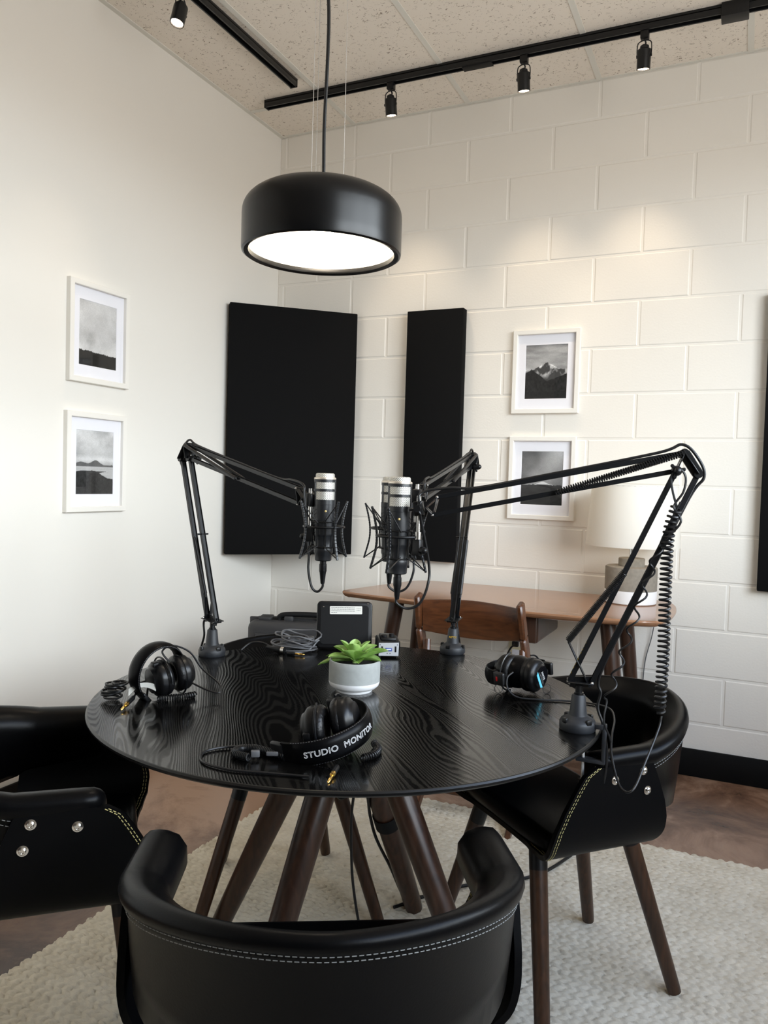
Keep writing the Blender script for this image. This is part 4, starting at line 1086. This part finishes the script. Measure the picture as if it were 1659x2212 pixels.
# tablet-sized black device standing with its back to the camera
p0 = V((1.168, -1.553, TZ)); p1 = V((1.318, -1.477, TZ)); X = (p1-p0).normalized(); bk = V((-X.y, X.x, 0))
tl = math.radians(10); Zl = (V((0,0,1))*math.cos(tl)+bk*math.sin(tl)).normalized(); Nn = X.cross(Zl)      # Nn toward the camera
org = (p0+p1)/2
T = Thing('tablet_case', 'black cased tablet standing on the table, paper label on its back', 'tablet', org)
Wt, Ht = .168, .142
def rrect(w, h, r, k=6):
    out = []
    for cx_, cy_, a0 in ((w/2-r, h/2-r, 0), (-w/2+r, h/2-r, PI/2), (-w/2+r, -h/2+r, PI), (w/2-r, -h/2+r, 1.5*PI)):
        for i in range(k+1): a = a0+PI/2*i/k; out.append((cx_+r*math.cos(a), cy_+r*math.sin(a)))
    return out
Mt = Matrix((X, Zl, Nn)).transposed().to_4x4(); Mt.translation = org+Zl*(Ht/2+.002)-Nn*.011
body = T.part('shell', MB().prism(rrect(Wt, Ht, .014), .020, Mt, .004, 3), 'black')
T.part('back_panel', MB().prism(rrect(Wt-.022, Ht-.024, .010), .0212, Mt, .001, 1), 'blackmatte', body)
def on(x, y, z): return Mt @ V((x, y, z))
lbl = T.part('paper_label', MB().prism(rrect(.098, .024, .002, 2), .0006, Mt @ Matrix.Translation((.004, .044, .0212)) @ Matrix.Rotation(math.radians(1), 4, 'Z'), 0), 'label', label='white paper label with printed lines')
tx = MB()
random.seed(11)
for r_, segs in enumerate((( -.045, .024), (-.045, .022), (-.045, .026), (-.045, -.028))):
    x = segs[0]
    while x < segs[1]:
        w = random.uniform(.002, .007); tx.box((x+w/2, .0075-.005*r_, 0), (w, .0016, .0002)); x += w+.0012
for r_ in (0, 1):
    x = .032
    while x < .044: w = random.uniform(.002, .004); tx.box((x+w/2, .005-.005*r_, 0), (w, .0014, .0002)); x += w+.001
T.part('label_print', tx.xform(Mt @ Matrix.Translation((.004, .044, .0220))), 'ink', lbl)
for x, y in ((-Wt/2+.020, Ht/2-.018), (Wt/2-.014, Ht/2-.007)): T.part('rivet', MB().sphere(on(x, y, .0205), .0030, 10, (1,1,.5)), 'chrome')
T.part('kickstand', MB().box(org-bk*-.0+bk*.030+V((0,0,.03)), (.05, .004, .075), Matrix((X, bk, V((0,0,1)))).transposed() @ Matrix.Rotation(math.radians(24), 3, 'X'), .001), 'black')

# small audio recorder with a silver socket plate
p0 = V((1.384, -1.570, TZ)); X = V((.872, .49, 0)).normalized(); Yb = V((-X.y, X.x, 0)); Qr = Matrix((X, Yb, V((0,0,1)))).transposed()
c0 = p0+X*.030
T = Thing('audio_recorder', 'small black audio recorder with a silver socket plate, right of the plant', 'recorder', c0)
T.part('body', MB().box(c0+Yb*.050+V((0,0,.027)), (.066, .098, .046), Qr, .006, 3).box(c0+Yb*.045+V((0,0,.053)), (.046, .08, .010), Qr, .004, 2), 'black')
fp = T.part('face_plate', MB().box(c0+Yb*-.0005+V((0,0,.026)), (.058, .004, .038), Qr, .001, 1), 'silver', label='silver socket plate')
def onf(x, z, d=0): return c0+X*x+V((0,0,.026+z))+Yb*(-.0028-d)
T.part('socket', MB().box(onf(0,0), (.019, .002, .010), Qr, .001), 'blue', fp, label='blue multi-pin socket')
T.part('socket_tongue', MB().box(onf(0,.0005,.0012), (.014, .001, .003), Qr, 0), 'whiteprint', fp)
for x in (-.019, .020): T.part('slot', MB().box(onf(x, .001), (.005, .002, .017), Qr, .001), 'black', fp)
for x, z in ((-.025,.014), (.0255,.014), (-.004,-.011), (.004,-.011)): T.part('screw', MB().cyl(onf(x, z, -.001), onf(x, z, .0006), .0013, n=10), 'black', fp)
T.part('dial', MB().cyl(c0+X*-.012+Yb*.022+V((0,0,.057)), c0+X*-.012+Yb*.022+V((0,0,.064)), .009), 'blackmatte')
T.part('dial', MB().cyl(c0+X*.010+Yb*.03+V((0,0,.057)), c0+X*.010+Yb*.03+V((0,0,.066)), .007), 'blackmatte')
T.part('side_wheel', MB().cyl(c0+X*.032+Yb*.05+V((0,0,.026)), c0+X*.037+Yb*.05+V((0,0,.026)), .014, n=20), 'blackmatte')
for x in (-.024, .024): T.part('foot', MB().cyl(c0+X*x+Yb*.015, c0+X*x+Yb*.015+V((0,0,.005)), .004, n=10), 'black')

# bundle of cable with plugs
cc = V((1.125, -1.612, TZ)); X = V((.907, .42, 0)).normalized(); Yb = V((-X.y, X.x, 0)); r2 = random.Random(5)
T = Thing('cable_bundle', 'loosely coiled black audio cable with gold jack plug, left of the tablet', 'cable', cc)
pts = []
for i in range(15*16):
    a = 2*PI*i/16; t = i/(15*16); lp = int(a/(2*PI)); w = .5+.5*math.sin(lp*1.7)
    rx = .052+.010*math.sin(lp*2.3); ry = .036+.008*math.sin(lp*3.1); tz = .004+.040*t
    pts.append(cc+X*(rx*math.cos(a)+.010*math.sin(lp*1.9)+.012*t)+Yb*(ry*math.sin(a)+.008*math.cos(lp*2.7))+V((0,0,tz+.014*math.sin(a+lp*.9)*t*1.2+.004*math.sin(3*a)*t)))
tail = [cc+X*.07+Yb*-.01+V((0,0,.03)), cc+X*.045+Yb*-.03+V((0,0,.006)), cc+X*.0+Yb*-.052+V((0,0,.004))]
T.part('coil', MB().tube(smooth([p for p in pts if p.z > TZ+.0025]+tail, 2), .0025, 6), 'greycord')
pj = cc+X*-.012+Yb*-.060+V((0,0,.005)); dj = (X*.9-Yb*.25).normalized()
T.part('jack_sleeve', MB().lathe([(0,0), (.0035,0), (.0048,.004), (.0048,.022), (.003,.026), (0,.026)], 16, at(pj, zframe(dj))), 'black')
T.part('jack_plug', MB().lathe([(0,.026), (.0032,.026), (.0032,.036), (.0024,.037), (.0032,.038), (.0032,.046), (.0018,.049), (.0026,.052), (0,.056)], 14, at(pj, zframe(dj))), 'gold', label='gold jack plug')
T.part('lead', MB().tube(smooth([cc+X*-.150+Yb*-.03+V((0,0,.004)), cc+X*-.125+Yb*-.015+V((0,0,.022)), cc+X*-.09+Yb*-.018+V((0,0,.024)), cc+X*-.062+Yb*-.026+V((0,0,.012))], 8), .0032, 8), 'cord')
m = MB(); xlr(m, cc+X*-.020+Yb*-.050+V((0,0,.0105)), -X*.9+Yb*.35+V((0,0,.05)), .052); T.part('connector', m, 'black')
T.part('connector_ring', MB().lathe([(.0100,.0), (.0100,.010), (.0086,.010)], 20, at(cc+X*-.021+Yb*-.0497+V((0,0,.0105)), zframe(-X*.9+Yb*.35+V((0,0,.05)))), caps=False), 'chrome')

# ------------------------------------------------------------------ headphones
def dirm(x, y):
    """matrix with local X ~ x, local Z ~ the part of z, built from two world directions"""
    x = V(x).normalized(); z = V(y); z = (z-x*z.dot(x)).normalized(); return Matrix((x, z.cross(x), z)).transposed()
def headphones(label, c, Q, R, span, squash, cups, text=None, mark=None, markang=None, disc=None, width=.036):
    c = V(c); Mx = Q.to_4x4(); Mx.translation = c
    base = V((c.x, c.y, TZ))
    T = Thing('headphones', label, 'headphones', base, group='black studio headphones')
    N = 40; W = width
    def band(i, j):
        a = -span+2*span*i/(N-1); k = (0, 1, 2, 3, 4, 5, 6, 7, 8, 9)[j]
        pad = 1.0 if abs(a) < span*.82 else .55
        q = [(0,-W/2), (.0035,-W/2+.0015), (.0062*pad+.0005,-W/4), (.0072*pad+.0005,0), (.0062*pad+.0005,W/4), (.0035,W/2-.0015), (0,W/2), (-.004*pad,W/4), (-.0048*pad,0), (-.004*pad,-W/4)][k]
        r = R+q[0]
        return (r*math.cos(a), r*squash*math.sin(a), q[1])
    m = MB().grid(band, N, 10, cv=True); m.f += [tuple(range(10)), tuple((N-1)*10+k for k in range(10))]; m.m += [0, 0]
    bo = T.part('headband', m.xform(Mx), 'leatherpad', ang=50)
    s = MB()
    for sd in (-1, 1):
        for i in range(56):
            a0 = -span*.86+2*span*.86*i/56; a1 = a0+2*span*.86/56*.55
            s.tube([((R+.0022)*math.cos(a), (R+.0022)*squash*math.sin(a), sd*(W/2-.0012)) for a in (a0, a1)], .0011, 5)
    T.part('band_stitching', s.xform(Mx), 'stitchgrey', bo)
    if text:
        wds = MB(); mm = text_mb(text, .0158, .00034, spacing=1.06)
        for vtx, f in ((mm.v, mm.f),):
            vs = []
            for (x, y, z) in vtx:
                ang = text_a + x/R*text_s; rr = R+.0079+z*.6
                vs.append((rr*math.cos(ang), rr*squash*math.sin(ang), y))
            wds.add(vs, f)
        T.part('lettering', wds.xform(Mx), 'whiteprint', bo, label='white outlined lettering on the band')
    # slider ends of the band
    for sd in (-1, 1):
        a = sd*span; p_ = V((R*math.cos(a), R*squash*math.sin(a), 0)); t_ = V((-math.sin(a)*sd, squash*math.cos(a)*sd, 0)).normalized(); n_ = V((math.cos(a), math.sin(a), 0))
        Qe = Matrix((n_, t_, V((0,0,1)))).transposed()
        m = MB().box(p_+t_*.013, (.011, .034, W*.86), Qe, .004, 3)
        e = T.part('slider', m.xform(Mx), 'black', bo)
        if mark and sd == markang:
            T.part('side_mark', MB().box(p_+t_*.010+n_*.0058, (.0012, .005, .011), Qe, .0005).xform(Mx), mark, e, label='red side mark')
        # wire yoke towards the nearest cup
        cup = V(cups[0 if sd < 0 else 1][0]); q1 = p_+t_*.028
        ax = V(cups[0 if sd < 0 else 1][1]).normalized(); Zc = zframe(ax); yk = []
        for k in range(9): aa = -PI/2+PI*k/8; yk.append(cup-ax*.008+Zc @ V((math.cos(aa)*.0475, math.sin(aa)*.0475, 0)))
        ym = MB().tube(smooth(yk, 3), .0022, 6)
        near = min(yk, key=lambda q_: (q_-q1).length); ym.tube(smooth([q1, (q1+near)/2+n_*.008, near], 5), .0026, 6)
        T.part('yoke', ym.xform(Mx), 'armmetal')
    for k, (cc_, ax) in enumerate(cups):      # ax points from the ear pad to the outer shell
        Mc = at(cc_, zframe(V(ax)))
        cp = MB().lathe([(0,.024), (.024,.024), (.0285,.0225), (.031,.018), (.0335,.0165), (.038,.013), (.0405,.008), (.041,.002), (.041,-.002), (.036,-.004)], 48, Mc, caps=False)
        co_ = T.part('ear_cup', cp.xform(Mx), 'cupblack')
        pd = MB().torus((0,0,-.009), .0295, .0125, n=48, m=14).xform(Mc); pd.lathe([(0,-.003), (.024,-.004)], 40, Mc, caps=False)
        pd.v = [tuple(V(v_)) for v_ in pd.v]
        T.part('ear_pad', pd.xform(Mx), 'padleather', co_, ang=60)
        T.part('shell_ring', MB().torus((0,0,.0225), .0275, .0009, n=44, m=6).xform(Mc).xform(Mx), 'armmetal', co_)
        hb = MB().box((.037, 0, .010), (.012, .018, .014), None, .003, 2).xform(Mc); T.part('hinge_block', hb.xform(Mx), 'black', co_)
        if disc == k:
            T.part('shell_disc', MB().lathe([(0,.0246), (.0268,.0243), (.0272,.0236)], 44, Mc, caps=False).xform(Mx), 'glossblack', co_)
            Rl = Matrix.Rotation(discrot, 4, 'Z')
            poly = [(.0268*math.cos(a), .0268*math.sin(a)) for a in [math.radians(90+d) for d in range(18, 163, 8)]]
            strip = [(x, y) for x, y in poly if -.017 < x < -.008]
            up_ = [(-.0175, .0195), (-.0095, .0245), (-.0095, -.0245), (-.0175, -.0195)]
            T.part('colour_stripe', MB().prism(up_, .0003, Mc @ Rl @ Matrix.Translation((0,0,.0247))).xform(Mx), 'cyan', co_, label='pale blue stripe')
            T.part('lettering', text_mb('SONY', .0092, None, .0001, 1.05).xform(Mc @ Rl @ Matrix.Translation((.006, 0, .0250)) @ Matrix.Rotation(PI/2, 4, 'Z')).xform(Mx), 'whiteprint', co_, label='white lettering on the ear cup')
            dm = MB()
            for i in range(9): dm.box((-.0045, -.017+i*.0042, 0), (.0018, .0026, .0002))
            for i in range(6): dm.box((-.0012, -.015+i*.0042, 0), (.0012, .003, .0002))
            T.part('small_print', dm.xform(Mc @ Rl @ Matrix.Translation((0, 0, .0250))).xform(Mx), 'ink', co_)
    return T
# front pair: band standing on its edge, lettering toward the camera
text_a, text_s = math.radians(-26), 1.
discrot = 0.
zf = V((-.16, -.20, 1)).normalized()
xf = V((.98, -.10, 0)); xf = xf-zf*xf.dot(zf); Qf = dirm(xf, zf)
T = headphones('headphones nearest the camera, outlined words printed along the band', (1.612, -2.315, TZ+.034), Qf, .094, 1.72, 1.02,
    [((.018, -.030, .020), (-.86, -.40, .05)), ((.056, .012, .020), (.86, .36, .05))], 'STUDIO  MONITOR', None, None, None, .046)
T.part('coiled_cord', MB().coilpath([(1.702,-2.262,TZ+.008), (1.722,-2.285,TZ+.007), (1.728,-2.318,TZ+.007), (1.718,-2.345,TZ+.007)], .0058, .0018, 17), 'cord')
ck = MB().coilpath([(1.590,-2.405,TZ+.008), (1.556,-2.402,TZ+.008), (1.520,-2.400,TZ+.008), (1.500,-2.415,TZ+.008), (1.505,-2.440,TZ+.008), (1.540,-2.445,TZ+.008)], .0058, .0018, 42)
T.part('coiled_cord', ck, 'cord')
T.part('straight_cord', MB().tube(smooth([(1.505,-2.395,TZ+.006), (1.465,-2.41,TZ+.004), (1.445,-2.450,TZ+.003), (1.475,-2.492,TZ+.003), (1.535,-2.500,TZ+.003), (1.59,-2.485,TZ+.003), (1.640,-2.470,TZ+.003), (1.675,-2.462,TZ+.004)], 8), .0024, 7), 'cord')
jp = V((1.706, -2.432, TZ+.006)); jd = V((.22, -.95, -.12)).normalized()
T.part('jack_sleeve', MB().lathe([(0,-.026), (.003,-.026), (.0050,-.022), (.0050,0), (0,0)], 16, at(jp, zframe(jd))), 'black')
T.part('jack_plug', MB().lathe([(0,0), (.0046,0), (.0050,.004), (.0046,.009), (.0026,.010), (.0026,.014), (.0030,.015), (.0030,.026), (.0016,.029), (.0024,.032), (0,.036)], 16, at(jp, zframe(jd))), 'gold', label='gold jack plug')
T.part('cord_clip', MB().box((1.545,-2.432,TZ+.012), (.016,.010,.012), Matrix.Rotation(.6, 3, 'Z'), .002).box((1.572,-2.418,TZ+.012), (.022,.005,.008), Matrix.Rotation(.5, 3, 'Z'), .002), 'greycord')
# left pair: standing on its edge, open side to the right
zl = (CD*.60-CR*.74+CU*.16).normalized(); xl = (-CD*.55+CU*.62-CR*.5)
xl = -CR*.45+CU*.80; xl = xl-zl*xl.dot(zl); Ql = dirm(xl, zl)
iv = lambda d: tuple(Ql.transposed() @ V(d))
T = headphones('folded headphones at the left of the table, red side mark and white tag', (1.124, -2.206, TZ+.060), Ql, .063, 2.0, .96,
    [(iv(CR*.006-CU*.014-CD*.006), iv(-CR*.70-CU*.14-CD*.60)), (iv(CR*.046-CU*.006+CD*.026), iv(CR*.76+CU*.14+CD*.60))], None, 'red', 1, None, .042)
T.part('coiled_cord', MB().coilpath([(1.196,-2.160,TZ+.007), (1.185,-2.185,TZ+.007), (1.160,-2.215,TZ+.007), (1.150,-2.235,TZ+.007)], .0060, .0019, 16), 'cord')
T.part('looped_cord', MB().tube(smooth([(1.150,-2.200,TZ+.085), (1.135,-2.205,TZ+.108), (1.145,-2.180,TZ+.118), (1.170,-2.150,TZ+.100), (1.190,-2.13,TZ+.06), (1.235,-2.125,TZ+.030), (1.252,-2.145,TZ+.016), (1.225,-2.155,TZ+.020), (1.185,-2.165,TZ+.035)], 8), .0022, 7), 'cord')
pts = []
for i in range(70):
    a = i*.62; pts.append((1.046+.020*math.cos(a)+.010*math.sin(i*.21), -2.262+.018*math.sin(a)+.0004*i-.014, TZ+.005+.00046*i))
T.part('cord_bundle', MB().tube(smooth(pts+[(1.055,-2.215,TZ+.03), (1.075,-2.205,TZ+.028), (1.10,-2.20,TZ+.04)], 2), .0027, 6), 'cord')
jp = V((1.124, -2.302, TZ+.010)); jd = V((.30, -.93, -.18)).normalized()
T.part('jack_sleeve', MB().lathe([(0,-.034), (.003,-.034), (.0052,-.028), (.0052,0), (0,0)], 16, at(jp, zframe(jd))).tube(smooth([jp-jd*.033, (1.10,-2.250,TZ+.016), (1.085,-2.22,TZ+.02)], 6), .0025, 6), 'black')
T.part('jack_plug', MB().lathe([(0,0), (.0048,0), (.0054,.004), (.0048,.009), (.0026,.010), (.0026,.013), (.0032,.014), (.0032,.022), (.0018,.025), (.0028,.028), (0,.032)], 16, at(jp, zframe(jd))), 'gold', label='gold jack plug')
def tagpt(i, j):
    t = i/8; return (1.095+.052*t-.012*math.sin(PI*t)*.5, -2.268+.030*t, TZ+.014+.020*math.sin(PI*t*.8)+.016*j-.006*math.sin(t*3)*j)
m = MB().grid(lambda i, j: tagpt(i, j), 9, 2); m.grid(lambda i, j: tuple(V(tagpt(i, j))+V((.0004,-.0004,0))), 9, 2)
T.part('paper_tag', m, 'label', label='white paper tag around the cord')
# right pair: lying down, one ear cup facing the camera's right
a1 = (CR*.74-CU*.06-CD*.67).normalized()
zr = (CU*.93-CD*.30+CR*.1).normalized(); xr = (-CR*.50+CD*.86)
Qr_ = dirm(xr, zr); iv = lambda d: tuple(Qr_.transposed() @ V(d))
discrot = math.radians(28)
T = headphones('headphones at the right, ear cup with pale blue stripe facing out', (1.838, -1.712, TZ+.048), Qr_, .078, 1.62, 1.0,
    [(iv(a1*.028-CU*.002+CR*.010), tuple(iv(a1))), (iv(-a1*.020-CR*.012), tuple(iv(-a1)))], None, 'red', 1, 0, .037)
T.part('pad_cover', MB().sphere((1.833, -1.705, TZ+.047), .046, 24, (1.0, .88, .98), zframe(a1)), 'leatherpad', ang=60)
for p_ in ((1.905,-1.700,TZ+.012), (1.800,-1.760,TZ+.012)): T.part('wire_loop', MB().torus(p_, .011, .0008, (CR*.3-CD), 24, 5), 'armmetal')
T.part('cord', MB().tube(smooth([(1.838,-1.772,TZ+.060), (1.828,-1.785,TZ+.048), (1.832,-1.792,TZ+.024), (1.855,-1.790,TZ+.006), (1.90,-1.775,TZ+.003), (1.96,-1.752,TZ+.003), (2.02,-1.742,TZ+.003), (2.066,-1.765,TZ+.003), (2.088,-1.84,TZ+.001), (2.097,-1.93,TZ-.005), (2.106,-1.99,TZ-.03), (2.13,-2.03,TZ-.075), (2.155,-2.035,TZ-.075), (2.172,-1.99,TZ-.03), (2.188,-1.93,TZ+.02), (2.192,-1.918,TZ+.045)], 8), .0024, 7), 'cord')

# coiled headphone cords hanging from the right boom's elbow knob
ek = bR['ea']-bR['s']*.020
T = Thing('coiled_cable', 'black coiled cord hanging down from the elbow of the right boom arm', 'cable', (2.188, -1.925, .765))
top = ek+V((.004,0,-.012))
pth = [top+V((.006,-.004,-.02)), top+V((-.001,-.006,-.06)), (2.192,-1.934,1.14), (2.190,-1.930,1.02), (2.191,-1.927,.92), (2.190,-1.926,.84), (2.188,-1.925,.775)]
T.part('coil', MB().coilpath(pth[1:], .0102, .0027, 40, 12, 6), 'cord')
T.part('hanging_loop', MB().tube(smooth([pth[1], top+V((-.010,-.004,-.03)), top+V((-.014,-.002,0)), top+V((0,-.006,.016)), top+V((.013,-.004,0)), top+V((.010,-.004,-.03)), top+V((-.006,-.006,-.06)), top+V((.008,-.008,-.09)), (2.186,-1.938,1.13)], 8), .0024, 7), 'cord')
wav = []
w0, w1 = V((2.176,-1.936,1.12)), V((2.088,-1.966,.790))
for i in range(49):
    t = i/48; wav.append(w0.lerp(w1, t)+V((1,0,0))*.0085*math.sin(t*7*2*PI)+V((0,1,0))*.007*math.cos(t*7*2*PI))
T2 = Thing('wavy_cable', 'thin wavy stretched cord slanting down beside the right boom arm', 'cable', (2.088, -1.966, .72))
T2.part('cord', MB().tube(smooth([top+V((.006,-.008,-.05)), (2.196,-1.94,1.17)]+wav+[(2.085,-1.968,.75), (2.10,-1.955,.70), (2.09,-1.90,.60)], 3), .0021, 6), 'cord')

# power brick strapped to a table leg, with hanging cables
lt, lb = V((1.4725,-1.9041,.675)), V((1.5207,-1.5707,RZ)); lp = lt.lerp(lb, .34)
T = Thing('power_adapter', 'black power adapter strapped high on a leg under the round table', 'power adapter', lp+V((0,-.04,-.03)))
dl_ = (lb-lt).normalized()
bc = lp+V((-.035,-.050,.03))
T.part('brick', MB().box(bc, (.075, .034, .05), Matrix.Rotation(.5, 3, 'Y') @ Matrix.Rotation(.4, 3, 'Z'), .004, 2), 'blackmatte')
T.part('strap', MB().lathe([(.035,-.02), (.036,-.02), (.036,.02), (.035,.02)], 28, at(lt.lerp(lb, .30), zframe(dl_)), caps=False), 'blackmatte')
T.part('strap', MB().lathe([(.034,-.02), (.035,-.02), (.035,.02), (.034,.02)], 28, at(lt.lerp(lb, .52), zframe(dl_)), caps=False), 'blackmatte')
T.part('lead', MB().tube(smooth([bc+V((-.03,0,-.02)), bc+V((-.045,-.01,-.05)), bc+V((-.03,-.01,-.065)), bc+V((.0,0,-.04)), bc+V((.03,.01,-.05)), lt.lerp(lb, .5)+V((-.036,-.02,0)), lt.lerp(lb, .62)+V((-.04,-.02,0)), lt.lerp(lb, .78)+V((-.03,-.01,.0)), lt.lerp(lb, .95)+V((-.03,-.0,.01)), lb+V((-.03,.03,.006)), lb+V((.03,.09,.006))], 8), .0042, 7), 'cord')
single('hanging_cable', MB().tube(smooth([(1.50,-1.955,.675), (1.499,-1.958,.60), (1.505,-1.945,.50), (1.497,-1.94,.42), (1.497,-1.935,.33), (1.500,-1.925,.24), (1.512,-1.905,.13), (1.53,-1.88,.06), (1.555,-1.84,.026), (1.60,-1.79,.0195), (1.66,-1.74,.0195)], 8), .0035, 7), 'cord', 'thin black cable hanging straight down under the table between the legs', 'cable')
single('floor_cable', MB().tube(smooth([(1.47,-1.60,.0215), (1.56,-1.45,.0215), (1.66,-1.34,.0215), (1.723,-1.30,.0215), (1.80,-1.20,.0215), (1.85,-1.06,.0215), (1.868,-.97,.0215), (1.872,-.86,.0215), (1.86,-.76,.010), (1.82,-.6,.0052), (1.70,-.35,.0052), (1.5,-.2,.0052), (1.385,-.10,.0052)], 8), .0050, 7), 'cord', 'thick black cable running across the rug toward the wall', 'cable')

# ------------------------------------------------------------------ daylight and view
l = bpy.data.lights.new('window_portal', 'AREA'); l.shape = 'RECTANGLE'; l.size = WY1-WY0; l.size_y = WZ1-WZ0
l.cycles.is_portal = True
lo = bpy.data.objects.new('window_portal', l); COL.objects.link(lo); lo.location = (XR+.155, (WY0+WY1)/2, (WZ0+WZ1)/2); lo.rotation_euler = (PI/2, 0, PI/2)
w = bpy.data.worlds.new('sky'); SC.world = w; w.use_nodes = True
nt = w.node_tree; bg = nt.nodes['Background']
tc = node(nt, 'ShaderNodeTexCoord'); sp = node(nt, 'ShaderNodeSeparateXYZ'); nt.links.new(tc.outputs['Generated'], sp.inputs[0])
r = node(nt, 'ShaderNodeValToRGB'); mr = node(nt, 'ShaderNodeMapRange'); mr.inputs['From Min'].default_value = -1; nt.links.new(sp.outputs['Z'], mr.inputs['Value']); nt.links.new(mr.outputs['Result'], r.inputs['Fac'])
e = r.color_ramp.elements; e[0].position = .485; e[0].color = (.30, .29, .28, 1); e[1].position = .515; e[1].color = (.88, .95, 1., 1)
for p_, c_ in ((.66, (.86, .94, 1., 1)), (.77, (.29, .36, .48, 1)), (1., (.13, .19, .32, 1))): q_ = e.new(p_); q_.color = c_
nt.links.new(r.outputs['Color'], bg.inputs[0]); bg.inputs[1].default_value = 15.
SC.view_settings.view_transform = 'Standard'; SC.view_settings.look = 'None'; SC.view_settings.gamma = 1.; SC.view_settings.use_curve_mapping = False
SC.view_settings.exposure = .25
SC.cycles.use_denoising = True; SC.cycles.max_bounces = 10; SC.cycles.diffuse_bounces = 6; SC.cycles.glossy_bounces = 5; SC.cycles.sample_clamp_indirect = 6.
